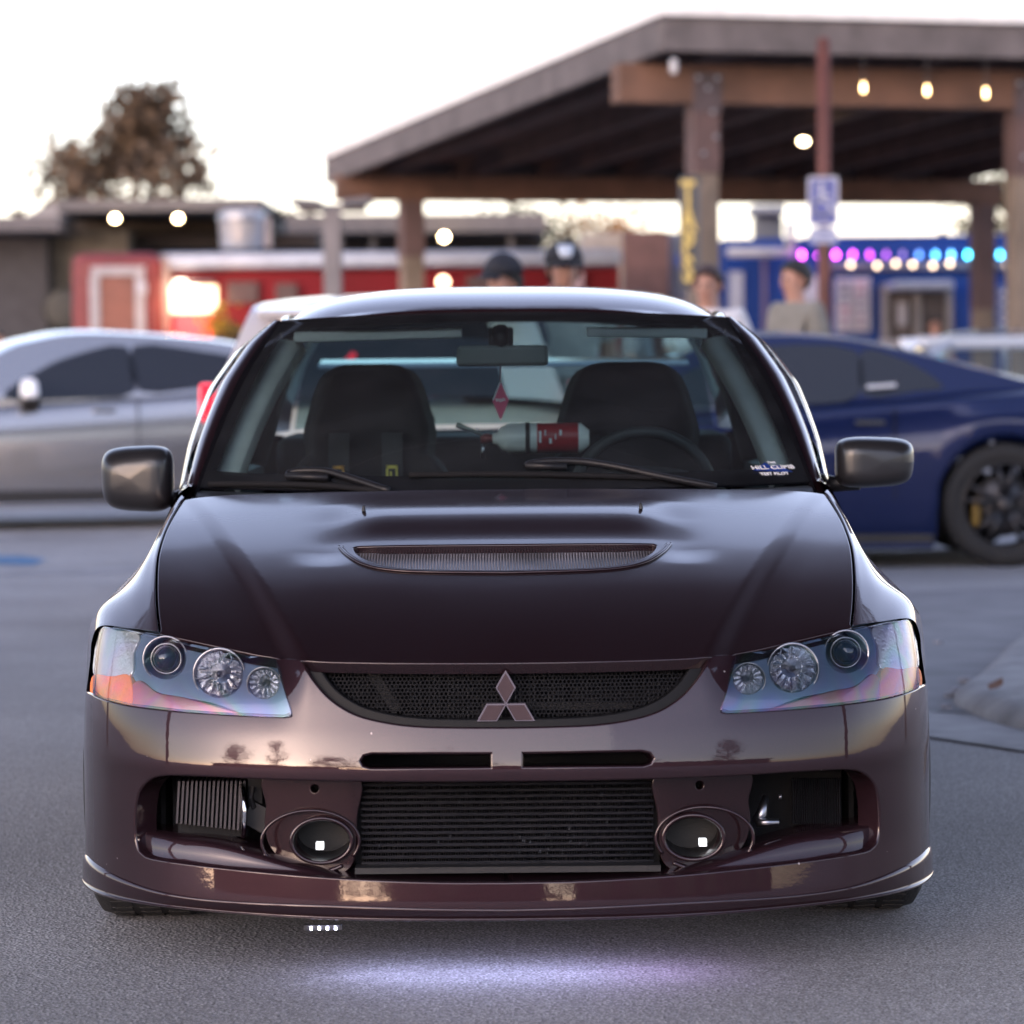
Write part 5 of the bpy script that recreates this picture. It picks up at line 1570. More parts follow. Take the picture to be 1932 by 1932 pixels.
pl_ = bpy.data.lights.new('hatch_light', 'POINT'); pl_.energy = 14; pl_.color = (1, .55, .3); pl_.shadow_soft_size = .3
lo = bpy.data.objects.new('hatch_light', pl_); COL.objects.link(lo); lo.location = [float(v) for v in PZ(370, 570, 32.9)]
p = PZ(836, 532, 32.8)
LA = thing('counter_lamp', 'warm glowing lamp low in front of the red trailer beside the shelter post', 'lamp', p * [1, 1, 0])
MB().lathe([(.001, -.08), (.06, -.05), (.08, 0), (.06, .05), (.001, .08)], 16, (0, 0, p[2])).build('globe', glow('lamp_rose', (1, .50, .30), 3), LA, smooth=True)
MB().tube([(0, .02, 0), (0, .02, p[2] - .12)], .03, 8).build('stand', black, LA)
c = PZ(457, 470, 34.2)
TK = thing('exhaust_fan', 'pale cylindrical exhaust fan housing on top of the red trailer', 'exhaust fan', c)
tm = M('tank_pale', (.62, .64, .68), .35, .5, var=.08)
MB().lathe([(.001, .0), (.30, .0), (.31, .02), (.335, .44), (.345, .47), (.33, .52), (.20, .56), (.001, .57)], 32, (0, 0, 0)).build('drum', tm, TK, smooth=True)
MB().box((.36, .1, .24), (.10, .3, .44)).build('motor_box', M('box_peach', (.5, .42, .40), .6), TK, bevel=.02)
MB().lathe([(.338, .40), (.352, .405), (.352, .44), (.338, .445)], 32, (0, 0, 0)).build('band', satin, TK, smooth=True)

DZ = 0.0
# --- flowers by the hatch
c = P(410, 612, 31.5)
FL = thing('flower_pot', 'yellow flowers with green leaves in a pot in front of the lit serving hatch', 'plant', c * [1, 1, 0])
MB().lathe([(.001, 0), (.16, 0), (.2, c[2] - .2), (.001, c[2] - .2)], 16).build('pot', brown_w, FL, smooth=True)
rnd = random.Random(5)
bb, gg = MB(), MB()
for k in range(160):
    d_ = Vector((rnd.gauss(0, .10), rnd.gauss(0, .08), rnd.gauss(0, .09)))
    (bb if k < 70 else gg).box(np.array([0, 0, c[2]]) + np.array(d_) + ([.0, -.05, .02] if k < 70 else [.14, 0, -.12]), (.05, .05, .015), rz=rnd.random() * 3, rx=rnd.random() * 3)
tag(bb.build('flowers', M('petal_yellow', (.75, .42, .03), .6), FL), kind='stuff'); tag(gg.build('leaves', M('leaf_green', (.06, .10, .03), .7), FL), kind='stuff')

# --- parking lot lamp post on the left
c = P(630, 684, 29.5)
LP = thing('lamp_post', 'grey square lamp post with two flat heads in front of the red trailer', 'lamp post', c * [1, 1, 0])
gp = M('post_grey', (.22, .205, .215), .7, var=.1)
h = P(630, 400, 29.5)[2]
MB().box((0, 0, h / 2), (.20, .20, h)).build('post', gp, LP, bevel=.02)
MB().box((0, 0, h + .04), (.76, .16, .09)).build('arm', gp, LP, bevel=.01)
for s_ in (-1, 1): MB().box((s_ * .28, -.06, h + .10), (.34, .4, .08), ry=-.10 * s_).build('lamp_head', M('head_grey', (.16, .155, .17), .6), LP, bevel=.02)

DZ = 6.0
# --- blue food trailer
o = PZ(1650, 684, 36) * [1, 1, 0]
BT = thing('blue_food_trailer', 'bright blue food trailer with white menu boards and coloured string lights under the roof edge', 'trailer', o)
blu = M('trailer_blue', (.010, .065, .34), .6, spec=.25, var=.12, scale=.7)
blu2 = M('panel_blue', (.012, .08, .40), .6, spec=.25)
whi = M('board_white', (.62, .64, .74), .6, var=.10, scale=3)
slab('body', 1366, 444, 2150, 745, 43, 2.5, blu, BT, o)
slab('roof_edge', 1520, 440, 2150, 450, 42.95, 2.6, blu2, BT, o, .02)
slab('light_rail', 1555, 490, 2150, 510, 42.8, .3, M('rail_grey', (.24, .24, .30), .5, .2), BT, o, .03)
mb_ = slab('menu_board', 1578, 524, 1642, 626, 42.85, .15, whi, BT, o)
slab('menu_board', 1500, 520, 1548, 575, 42.85, .15, whi, BT, o)
rnd = random.Random(8)
for j in range(6):
    for i in range(2):
        slab('menu_photo', 1583 + i * 30, 530 + j * 15.5, 1605 + i * 30, 541 + j * 15.5, 42.78, .04, M('menu_dim', (.30 + .2 * rnd.random(), .34, .44), .6, var=.4, scale=9), mb_, o)
slab('corner_strip', 1376, 512, 1402, 640, 42.9, .2, whi, BT, o)
slab('seam_strip', 1438, 470, 1446, 650, 42.9, .15, M('strip_mauve', (.20, .16, .30), .5), BT, o)
slab('window_opening', 1666, 544, 1790, 650, 42.9, .2, M('opening_shade', (.10, .085, .085), .7, var=.4, scale=1.5), BT, o)
slab('window_frame', 1664, 536, 1676, 655, 42.8, .2, M('frame_taupe', (.26, .25, .26), .5), BT, o)
slab('window_frame', 1725, 548, 1738, 655, 42.8, .2, M('frame_taupe', (.26, .25, .26), .5), BT, o)
slab('window_frame', 1786, 540, 1798, 655, 42.8, .2, M('frame_taupe', (.26, .25, .26), .5), BT, o)
slab('order_sheet', 1692, 570, 1712, 615, 42.75, .05, M('sheet_grey', (.36, .36, .40), .6), BT, o)
slab('counter', 1664, 640, 1800, 662, 42.2, .6, M('counter_pale', (.42, .42, .46), .5), BT, o, .03)
aw = slab('awning', 1690, 528, 1800, 546, 41.6, 1.3, M('awning_pale', (.45, .52, .70), .5), BT, o, .04)
sb2 = slab('info_board', 1884, 540, 1932, 650, 42.6, .3, M('info_blue', (.10, .17, .42), .6, var=.2), BT, o)
for y in (548, 566, 586, 604):
    slab('info_line', 1888, y, 1926, y + 8, 42.5, .05, whi, sb2, o)
for (x0, y0, x1, y1) in ((1372, 466, 1500, 486), (1480, 418, 1502, 470)):
    a, b_ = PZ(x0, (y0 + y1) / 2, 36.4) - o, PZ(x1, (y0 + y1) / 2, 36.4) - o
    if x1 - x0 < 40: a, b_ = PZ((x0 + x1) / 2, y1, 36.4) - o, PZ((x0 + x1) / 2, y0, 36.4) - o
    MB().tube([a, b_], .075, 10).build('white_pipe', M('pipe_white', (.66, .66, .70), .5), BT, smooth=True)
slab('vent_hood', 1418, 386, 1482, 406, 43.2, .9, M('hood_grey', (.42, .43, .45), .4, .5), BT, o, .05)
slab('vent_neck', 1425, 406, 1478, 460, 43.5, .6, M('hood_dark', (.20, .21, .23), .5, .5), BT, o, .05)
for x in (1520, 1870):
    c = PZ(x, 760, 37) - o; c[2] = .35
    MB().lathe([(.2, -.1), (.33, -.1), (.36, -.06), (.36, .06), (.33, .1), (.2, .1)], 24, c, (0, 1, 0)).build('wheel', tyre_m, BT, smooth=True)
# string lights along the rail
cols = [(1513, (.85, .08, 1), 9), (1545, (.85, .08, 1), 9), (1577, (.8, .06, 1), 9), (1609, (.7, .05, 1), 6), (1641, (.55, .03, .9), 4), (1672, (.45, .03, .8), 1.8), (1703, (.2, .06, .7), 1.0), (1734, (.05, .25, .9), 3), (1765, (.06, .38, 1), 6), (1795, (.10, .42, 1), 6), (1826, (.05, .65, 1), 9), (1857, (.05, .65, 1), 8), (1887, (.06, .55, 1), 8)]
for k, (x, c_, es) in enumerate(cols):
    p = PZ(x, 482, 36.3)
    kind = 'magenta' if k < 6 else 'blue'
    L_ = thing('string_light', '%s bulb of the coloured string along the blue trailer, %s from the left' % (kind if k not in (5, 6) else 'dim violet', NTH[k]), 'string light', p, 0, '%s string light bulbs on the blue trailer' % kind)
    MB().lathe([(.001, -.035), (.024, -.025), (.034, 0), (.024, .025), (.015, .04), (.015, .08)], 14, (0, 0, 0)).build('bulb', glow('bulb_%d' % k, c_, es * .5), L_, smooth=True)
    MB().lathe([(.017, .06), (.017, .12), (.001, .12)], 8, (0, 0, 0)).build('socket', black, L_)
NTH2 = None
warm2 = glow('warm_bulb', (1, .70, .45), 2.2)
for k, x in enumerate((1560, 1605, 1655, 1690, 1722, 1760, 1792, 1900)):
    p = PZ(x, 497 + (k % 3) * 2, 36.2)
    L_ = thing('festoon_bulb', 'small warm bulb under the coloured string lights, %s along the rail from the left' % NTH[k], 'bulb', p, 0, 'warm bulbs on the blue trailer rail')
    MB().lathe([(.001, -.035), (.026, -.02), (.032, 0), (.02, .025), (.001, .035)], 12, (0, 0, 0)).build('globe', warm2, L_, smooth=True)
    MB().lathe([(.012, .03), (.012, .08), (.001, .08)], 8, (0, 0, 0)).build('socket', black, L_)

DZ = 0.0
# --- timber shelter
A_ = R(16.7)
U, V = np.array([math.cos(A_), math.sin(A_), 0]), np.array([-math.sin(A_), math.cos(A_), 0])
C0 = P(1260, 684, 24.3) * [1, 1, 0]
SH = thing('timber_shelter', 'large open timber shelter with sloping flat roof, brown beams and heavy posts', 'shelter', C0)
wood_g = M('weathered_wood', (.142, .124, .126), .75, var=.3, scale=3, bump=.2, bscale=20)
wood_b = M('brown_beam', (.165, .085, .055), .7, var=.3, scale=3, bump=.2, bscale=20)
wood_t = M('tan_post', (.23, .18, .14), .75, var=.2, scale=3)
wood_u = M('painted_post', (.125, .075, .072), .7, var=.2, scale=3)
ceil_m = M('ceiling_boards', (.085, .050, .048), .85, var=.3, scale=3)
memb = M('roof_membrane', (1.05, 1.05, 1.02), .6, var=.1)
Zr = lambda v: 4.49 - .0365 * v
LU, LV = 9.5, 13.6
def uv(u, v, z): return U * u + V * v + np.array([0, 0, z])
def ubox(name, u0, u1, v0, v1, z0, z1, mat, bevel=.0, parent=SH, slope=True):
    """box along the shelter axes; z may be a function of v"""
    f0 = z0 if callable(z0) else (lambda v: z0); f1 = z1 if callable(z1) else (lambda v: z1)
    lo = [uv(u0, v0, f0(v0)), uv(u1, v0, f0(v0)), uv(u1, v1, f0(v1)), uv(u0, v1, f0(v1))]
    hi = [uv(u0, v0, f1(v0)), uv(u1, v0, f1(v0)), uv(u1, v1, f1(v1)), uv(u0, v1, f1(v1))]
    return MB().hexa(lo, hi).build(name, mat, parent, bevel=bevel)
ubox('roof_deck', -.06, LU + .06, -.06, LV + .06, lambda v: Zr(v) - .03, lambda v: Zr(v) + .12, memb)
ubox('fascia', -.02, LU, 0, .09, lambda v: Zr(v) - .36, lambda v: Zr(v) - .035, wood_g, .01)
ubox('fascia', -.03, .06, .095, LV, lambda v: Zr(v) - .36, lambda v: Zr(v) - .035, wood_g, .01)
ubox('fascia', -.02, LU, LV - .05, LV + .04, lambda v: Zr(v) - .36, lambda v: Zr(v) - .035, wood_g, .01)
nb = 34
for k in range(nb):
    v0 = .10 + (LV - .2) * k / nb
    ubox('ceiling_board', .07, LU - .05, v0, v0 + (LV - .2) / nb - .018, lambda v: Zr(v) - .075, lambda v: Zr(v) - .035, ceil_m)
for k in range(8):
    u0 = .55 + k * 1.18
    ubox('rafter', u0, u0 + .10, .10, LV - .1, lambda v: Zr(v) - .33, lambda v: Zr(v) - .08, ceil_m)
ubox('front_beam', -.22, LU, .72, .98, 3.70, 4.08, wood_b, .012)
ubox('back_beam', -.1, LU, LV - 1.0, LV - .75, 3.36, 3.70, wood_b, .012)
mtl = M('saddle_plate', (.12, .085, .09), .5, .3)
bolt = M('bolt_head', (.45, .45, .48), .4, .7)
def post(u, v, zt, zsplit, plate=True, w_=.25):
    a = ubox('post', u - w_ / 2, u + w_ / 2, v - w_ / 2, v + w_ / 2, 0, zsplit, wood_t, .012)
    ubox('post_sleeve', u - w_ / 2 - .01, u + w_ / 2 + .01, v - w_ / 2 - .01, v + w_ / 2 + .01, zsplit, zt, wood_u, .008, a)
    if plate:
        ubox('saddle_plate', u - .15, u + .15, v - w_ / 2 - .024, v - w_ / 2 - .011, 3.62, 4.0, mtl, .003, a)
        for (du, z) in ((-.10, 3.95), (.10, 3.95), (0, 3.85), (-.05, 3.22), (.08, 3.38), (.05, 3.62)):
            q = uv(u + du, v - w_ / 2 - .03, z)
            MB().lathe([(.001, .012), (.022, .012), (.024, 0)], 10, q, -V).build('bolt', bolt, a)
    return a
def u_at(px, v):
    """distance along the front at which a post stands on bearing px"""
    k = (px - 966) / FPX + math.tan(PAN)
    A0 = C0 + V * v
    return (k * (A0[1] + 6.2) - A0[0]) / (U[0] - k * U[1])
post(u_at(1330, .85), .85, 3.70, 3.03)
post(u_at(1930, .85), .85, 3.70, 3.03)
post(u_at(781, LV - .87), LV - .87, 3.36, 2.62, False, .28)
post(u_at(1856, LV - .87), LV - .87, 3.36, 1.9, False, .26)
p = P(1516, 266, 31)
q = P(1516, 266, 31) - C0
MB().lathe([(.001, -.04), (.04, -.03), (.055, 0), (.04, .02), (.001, .03)], 20, q).build('ceiling_lamp', glow('ceiling_glow', (1, .78, .42), 9), SH, smooth=True)
cam_box = uv(.05, .02, 4.02)
MB().box(uv(.06, -.05, 3.98), (.07, .10, .14)).build('security_camera', M('camera_white', (.6, .6, .62), .5), SH, bevel=.02)
warm3 = glow('edison_glow', (1, .60, .25), 5)
for k, (x, y) in enumerate(((1629, 167), (1749, 172), (1860, 177))):
    p = P(x, y, 24.9 + (x - 1629) * .0016)
    L_ = thing('hanging_bulb', 'warm filament bulb hanging in front of the shelter beam, ' + ('nearest the rusty pole', 'between the other two', 'nearest the right hand post')[k], 'light bulb', p, 0, 'filament bulbs hanging along the shelter beam')
    MB().lathe([(.001, -.035), (.010, -.03), (.015, -.012), (.014, .012), (.011, .03), (.010, .06)], 16, (0, 0, 0)).build('bulb', warm3, L_, smooth=True)
    MB().lathe([(.016, .05), (.016, .12), (.006, .13), (.006, .38)], 10, (0, 0, 0)).build('socket', black, L_)
# hanging sign with yellow letters on the first post
c = P(1301, 438, 24.55)
SG = thing('vertical_sign', 'tall narrow dark sign with yellow letters fixed to the first shelter post', 'sign', c, 0)
MB().box((0, 0, 0), (.20, .05, 1.07)).build('board', M('sign_board', (.055, .060, .070), .6), SG, bevel=.03)
MB().box((.085, -.0, 0), (.02, .06, 1.0)).build('board_edge', M('sign_edge', (.12, .13, .16), .5), SG, bevel=.004)
ym = M('letter_yellow', (.72, .55, .16), .6)
for k, ch in enumerate('TAPS'):
    text('letter', ch, .33, (-.015, -.034, .355 - k * .240), ym, SG, ext=.006, sx=.66, bold=.012)
for z_ in (.5, -.5): MB().tube([(0, .03, z_), (.14, .10, z_)], .015, 6).build('sign_bracket', black, SG)

# --- accessible parking sign on a rusty pole
Yp = 23.4
pt = P(1553, 78, Yp); pb = P(1556, 684, Yp)
o = np.array([pb[0], Yp, 0])
AP = thing('accessible_parking_sign', 'blue and white wheelchair parking sign on a tall rust brown pole', 'sign', o)
MB().tube([(0, 0, 0), (0, 0, pt[2])], .063, 16).lathe([(.063, 0), (.05, .03), (.001, .04)], 16, (0, 0, pt[2])).build('pole', M('rust_pole', (.13, .042, .032), .65, var=.25), AP, smooth=True)
a, b_ = P(1523, 427, Yp) - o, P(1580, 334, Yp) - o
w_, h_ = b_[0] - a[0], b_[2] - a[2]
cx_, cz_ = (a[0] + b_[0]) / 2, (a[2] + b_[2]) / 2
def rrect(w2, h2, r_, n=5):
    out_ = []
    for sx_, sz_, a0 in ((1, 1, 0), (-1, 1, 90), (-1, -1, 180), (1, -1, 270)):
        for t in np.linspace(a0, a0 + 90, n): out_.append((sx_ * (w2 - r_) + r_ * math.cos(R(t)), sz_ * (h2 - r_) + r_ * math.sin(R(t))))
    return out_
sw = M('sign_white', (.60, .62, .72), .4); sbm = M('sign_blue', (.10, .12, .36), .4)
mpf = lambda a2, b2, d_: np.array([cx_ + a2, d_, cz_ + b2])
pn = MB().prism(rrect(w_ / 2, h_ / 2, .03), -.075, -.070, mpf).build('sign_panel', sw, AP)
MB().prism(rrect(w_ / 2 - .022, h_ / 2 - .022, .02), -.079, -.076, mpf).build('blue_field', sbm, pn)
S_ = w_ / .30
b = MB()
def stroke(pts, wd, d0=-.083, d1=-.080):
    for p_, q_ in zip(pts[:-1], pts[1:]):
        p_, q_ = np.array(p_), np.array(q_); t = (q_ - p_) / np.linalg.norm(q_ - p_); n_ = np.array([-t[1], t[0]]) * wd / 2
        b.prism([tuple(p_ - n_ - t * wd * .3), tuple(q_ - n_ + t * wd * .3), tuple(q_ + n_ + t * wd * .3), tuple(p_ + n_ - t * wd * .3)], d0, d1, mpf)
cir = lambda cx2, cz2, r_, n=20: [(cx2 + r_ * math.cos(t), cz2 + r_ * math.sin(t)) for t in np.linspace(0, 2 * math.pi, n, endpoint=False)]
b.prism(cir(-.02 * S_, .15 * S_, .026 * S_), -.083, -.080, mpf)
stroke([(-.02 * S_, .11 * S_), (-.012 * S_, .0)], .038 * S_)
stroke([(-.015 * S_, .055 * S_), (.06 * S_, .05 * S_)], .024 * S_)
stroke([(-.012 * S_, .0), (.055 * S_, -.01 * S_), (.085 * S_, -.10 * S_), (.11 * S_, -.095 * S_)], .026 * S_)
arc = [(-.015 * S_ + .085 * S_ * math.cos(R(t)), -.06 * S_ + .085 * S_ * math.sin(R(t))) for t in range(100, 350, 14)]
stroke(arc, .024 * S_)
b.build('wheelchair_symbol', sw, pn)
a, b_ = P(1526, 460, Yp) - o, P(1578, 430, Yp) - o
w2, h2, cx_, cz_ = b_[0] - a[0], b_[2] - a[2], (a[0] + b_[0]) / 2, (a[2] + b_[2]) / 2
p2_ = MB().prism(rrect(w2 / 2, h2 / 2, .015), -.075, -.070, lambda a2, b2, d_: np.array([cx_ + a2, d_, cz_ + b2])).build('lower_panel', M('sign_pale', (.42, .46, .64), .4), AP)
text('panel_text', 'VAN', .055, (cx_, -.077, cz_ + .03), sbm, p2_, ext=.001)
text('panel_text', 'ACCESSIBLE', .036, (cx_, -.077, cz_ - .03), sbm, p2_, ext=.001)

# --- trees
def leaf_mat(name, col):
    return M(name, col, .8, var=.5, scale=1.2)
bark = M('bark', (.06, .045, .035), .9, bump=.3, bscale=20)
def tree(name, label, loc, h, rad, col, seed, n=2600, leaf=.16, trunk=.35, group=None, shape=1.0, lean=0.0):
    rn = random.Random(seed)
    root = thing(name, label, 'tree', loc, 0, group)
    b = MB()
    b.tube([(0, 0, 0), (.05, 0, h * .3), (lean, .02, h * .62), (lean * 1.3, 0, h * .92)], [.035 * h, .028 * h, .016 * h, .004 * h], 8)
    tips = []
    for k in range(26):
        z = h * (trunk + (1 - trunk) * rn.random() ** .9)
        f = (z / h - trunk) / (1 - trunk)
        rr_ = rad * (math.sin(math.pi * min(1, .18 + .80 * f)) ** .7) * shape * rn.uniform(.55, 1.08)
        t = rn.random() * 2 * math.pi
        tip = np.array([lean + rr_ * math.cos(t), rr_ * math.sin(t), min(h, z + rr_ * .35)])
        b.tube([(lean * .8, 0, z - rr_ * .25), tip * [.6, .6, 1] - [0, 0, .05 * h], tip], [.012 * h, .007 * h, .002 * h], 5)
        tips.append(tip)
    b.build('trunk', bark, root, smooth=True)
    tips.append(np.array([lean, 0, h * .97]))
    N = n
    V = np.zeros((N, 4, 3))
    rs = np.random.RandomState(seed)
    ti = np.array(tips)[rs.randint(0, len(tips), N)]
    c = ti + rs.normal(0, 1, (N, 3)) * rad * np.array([.21, .21, .17])
    a = rs.normal(0, 1, (N, 3)); a /= np.linalg.norm(a, axis=1)[:, None]
    e = np.cross(a, rs.normal(0, 1, (N, 3))); e /= np.linalg.norm(e, axis=1)[:, None]
    s = leaf * rs.uniform(.5, 1.3, N)[:, None]
    V[:, 0] = c - a * s * .5; V[:, 1] = c + e * s * .3; V[:, 2] = c + a * s * .5; V[:, 3] = c - e * s * .3
    mesh('crown', V.reshape(-1, 3), np.arange(4 * N).reshape(N, 4), leaf_mat(name + '_leaf', col), root, False)
    return root
t0 = P(262, 684, 58) * [1, 1, 0]
tree('bare_tree', 'brownish leafy tree rising behind the flat roof of the shop building', t0, 6.3, 1.65, (.15, .10, .062), 11, 5200, .25, .42, shape=1.0)
for k, (x, D, h_, r_, col, lb) in enumerate(((530, 75, 4.55, 1.0, (.09, .07, .04), 'small thin tree top behind the exhaust fan'), (955, 80, 4.6, 2.1, (.05, .055, .03), 'dark green tree top just left of the capped man behind the far roof'), (1125, 82, 4.55, 2.0, (.36, .17, .06), 'orange autumn tree top seen under the shelter roof'), (1915, 70, 4.9, 1.8, (.10, .09, .04), 'olive tree seen past the back shelter post'))):
    tree('background_tree', lb, P(x, 684, D - 6.2) * [1, 1, 0], h_, r_, col, 30 + k, 1500, .22, .35)
# trees and a house across the lot behind the photographer; they show as reflections in the bumper
for k, (x, y, h_, r_) in enumerate(((-30, -34, 9, 2.6), (-23, -38, 11, 2.4), (-14.5, -41, 8, 2.8), (-4, -46, 10, 3.0), (9, -44, 8.5, 3.2), (21, -38, 10, 3.0))):
    tree('street_tree', 'dark tree mirrored in the glossy bumper, %s from the left' % NTH[k], (x, y, 0), h_, r_, (.05, .05, .03), 60 + k, 1500, .34, .25, group='trees across the lot')

for k, (x, y, h_, r_) in enumerate(((-12.6, -42, 4.2, 1.3), (-10.2, -43, 3.2, 1.0), (3.0, -43, 3.9, 1.0))):
    tree('small_tree', 'small bushy tree mirrored in the glossy lip, %s from the left' % NTH[k], (x, y, 0), h_, r_, (.07, .05, .03), 90 + k, 700, .3, .1, group='small trees across the lot')
o = np.array([0., -44., 0])
for nm, lb, x0, x1, h_, col in (('brick_storefront', 'long brown brick storefront mirrored along the bumper, right of centre', 4.5, 34, 4.6, (.16, .075, .055)), ('tan_storefront', 'long tan storefront mirrored at the outer end of the bumper', -46, -24, 3.8, (.19, .12, .08)),
                                  ('small_kiosk', 'small low kiosk mirrored in the lip left of centre', -21, -15, 2.8, (.19, .12, .08)), ('corner_shop', 'squat brown corner shop mirrored in the middle of the lip', -9, 2, 3.6, (.14, .08, .06))):
    r_ = thing(nm, lb, 'building', ((x0 + x1) / 2, -44, 0))
    w_ = x1 - x0
    mt = M(nm + '_wall', col, .85, var=.3, scale=2)
    MB().box((0, 0, h_ / 2), (w_, 6, h_)).build('wall', mt, r_)
    MB().box((0, 3.2, h_ + .2), (w_ + .6, .5, .5)).build('parapet', grey_f, r_)
    for k in range(int(w_ // 4)):
        MB().box((-w_ / 2 + 2 + k * 4, 3.02, 1.7), (2.6, .1, 2.4)).build('window', tint, r_)
CN = thing('reflection_blocker', 'added unseen canopy above the maroon saloon that darkens its hood and windscreen reflections', 'canopy', (0, -.1, 0))  # out-of-view roof, added to darken what hood and windscreen reflect
can_m = M('canopy_paint', (.055, .050, .066), .8, var=.2, scale=2)
MB().box((0, .7, 4.75), (15, 7.6, .10)).build('roof_deck', memb, CN)
for k in range(15): MB().box((0, -2.85 + k * .518, 4.67), (14.9, .49, .05)).build('ceiling_board', can_m, CN)
for k in range(11):                                        # open slats that soften the reflected front edge
    MB().box((0, 4.60 + k * .19 + .003 * k * k, 4.70), (14.9, .19 - .012 * k, .05)).build('slat', can_m, CN)
MB().box((0, -3.18, 4.68), (15.1, .08, .20)).build('fascia', can_m, CN)
for x in (-7.4, 7.4):
    MB().box((x, 1.9, 4.45), (.16, 10.0, .36)).build('beam', can_m, CN)
    for y in (-2.2, 4.6): MB().box((x, y, 2.14), (.24, .24, 4.26)).build('post', wood_u, CN)
# --- ground details: blue parking paint, lines, concrete, kerb, litter
blue_pt = M('parking_blue', (.04, .17, .36), .7, var=.4, scale=3)
line_m = M('line_white', (.34, .34, .37), .8, var=.5, scale=4)
def gpt(px, py, z=.004):
    v = _ray(CB, px, py); t = (z - CAM[2]) / v[2]; return CAM + v * t
def patch(name, pts, mat, z=.004):
    v = [gpt(*q, z) for q in pts]
    return tag(mesh(name, v, [list(range(len(v)))], mat, smooth=False), kind='structure')
patch('parking_paint', [(-90, 1064), (60, 1066), (88, 1055), (40, 1048), (-90, 1049)], blue_pt)
patch('parking_line', [(-80, 1086), (300, 1078), (300, 1072), (-80, 1080)], line_m)
patch('parking_line', [(-60, 1018), (260, 1010), (260, 1006), (-60, 1013)], line_m)
patch('concrete_apron', [(1690, 1118), (2100, 1098), (2500, 1180), (2500, 1330), (1932, 1345), (1700, 1342)], M('apron', (.30, .30, .32), .85, var=.2, scale=4, bump=.2, bscale=120, detail=8))
patch('gutter', [(1640, 1330), (1800, 1348), (1960, 1384), (2300, 1450), (2300, 1492), (1960, 1420), (1764, 1391), (1640, 1374)], M('gutter_concrete', (.44, .44, .46), .85, var=.25, scale=5, bump=.25, bscale=90, detail=8), .008)
kp = [gpt(*q, 0)[:2] for q in cr([(1800, 1330), (1850, 1352), (1935, 1380), (2150, 1430), (2400, 1470), (2400, 1180), (2100, 1165), (1960, 1205), (1900, 1240), (1850, 1280), (1815, 1308)], 5, True)]
b = MB()
kp = np.array(kp); kc = kp.mean(0)
rows = []
for z, k in ((0, 0), (.025, .01), (.055, .07), (.068, .14), (.07, .24)):
    d_ = kc - kp; L_ = np.linalg.norm(d_, axis=1)[:, None]
    rows.append(np.hstack([kp + d_ / L_ * np.minimum(k, L_), np.full((len(kp), 1), z)]))
rows = [np.vstack([r_, r_[:1]]) for r_ in rows]
b.grid(np.array(rows)); b.add(rows[-1][:-1], [list(range(len(kp)))])
tag(b.build('kerb', M('kerb_concrete', (.42, .415, .43), .85, var=.3, scale=6, bump=.4, bscale=60, detail=8), smooth=True), kind='structure')
stone_m = M('pale_stone', (.48, .48, .54), .8, var=.2)
for k, (x, y, s_) in enumerate(((1795, 1318, .022), (1808, 1312, .026), (1823, 1292, .026), (1786, 1338, .016), (1770, 1216, .016))):
    p = gpt(x, y, 0)
    bm = bmesh.new(); bmesh.ops.create_icosphere(bm, subdivisions=2, radius=s_)
    rn = random.Random(k)
    vs = [np.array(v.co) * rn.uniform(.8, 1.15) * [1.3, 1, .7] + [0, 0, s_ * .5] for v in bm.verts]; fs = [[v.index for v in f.verts] for f in bm.faces]; bm.free()
    o_ = mesh('pebble', vs, fs, stone_m, smooth=True); o_.location = [float(q) for q in p]
    tag(o_, ('pale pebble in the gutter just left of another near the rounded kerb', 'largest pale pebble in the gutter close to the rounded kerb', 'pale pebble farthest up beside the rounded kerb', 'small pale pebble lowest in the gutter near the headlight', 'small pale pebble lying alone on the concrete well above the kerb')[k], 'pebble', 'pebbles by the kerb')
p = gpt(1878, 1298, .1)
lf = MB().add([(-.05, 0, .0), (-.02, .02, .012), (.03, .015, .02), (.06, 0, .03), (.03, -.015, .012), (-.02, -.02, .004)], [[0, 1, 4, 5], [1, 2, 4], [2, 3, 4]]).build('dry_leaf', M('leaf_brown', (.30, .14, .08), .8), None, solid=.001)
lf.location = [float(q) for q in p]; lf.rotation_euler = (0, 0, 1.0)
tag(lf, 'dry brown leaf on the concrete kerb', 'leaf')

M = _M0
# =================================================================== people
def skinned(name, verts, edges, rad, mat, parent, sub=2, root=0):
    me = bpy.data.meshes.new(name)
    me.from_pydata([tuple(map(float, v)) for v in verts], edges, [])
    o = bpy.data.objects.new(name, me); COL.objects.link(o)
    me.materials.append(mat)
    o.modifiers.new('skin', 'SKIN')
    sv = me.skin_vertices[0].data
    for i, r_ in enumerate(rad):
        sv[i].radius = (r_, r_) if np.isscalar(r_) else r_
    sv[root].use_root = True
    sm = o.modifiers.new('sub', 'SUBSURF'); sm.levels = sm.render_levels = sub
    o.modifiers['skin'].use_smooth_shade = True
    if parent: o.parent = parent
    return o


skin_m = M('skin', (.42, .23, .17), .55, var=.06)
hair_m = M('hair_dark', (.012, .010, .009), .6, bump=.5, bscale=150)


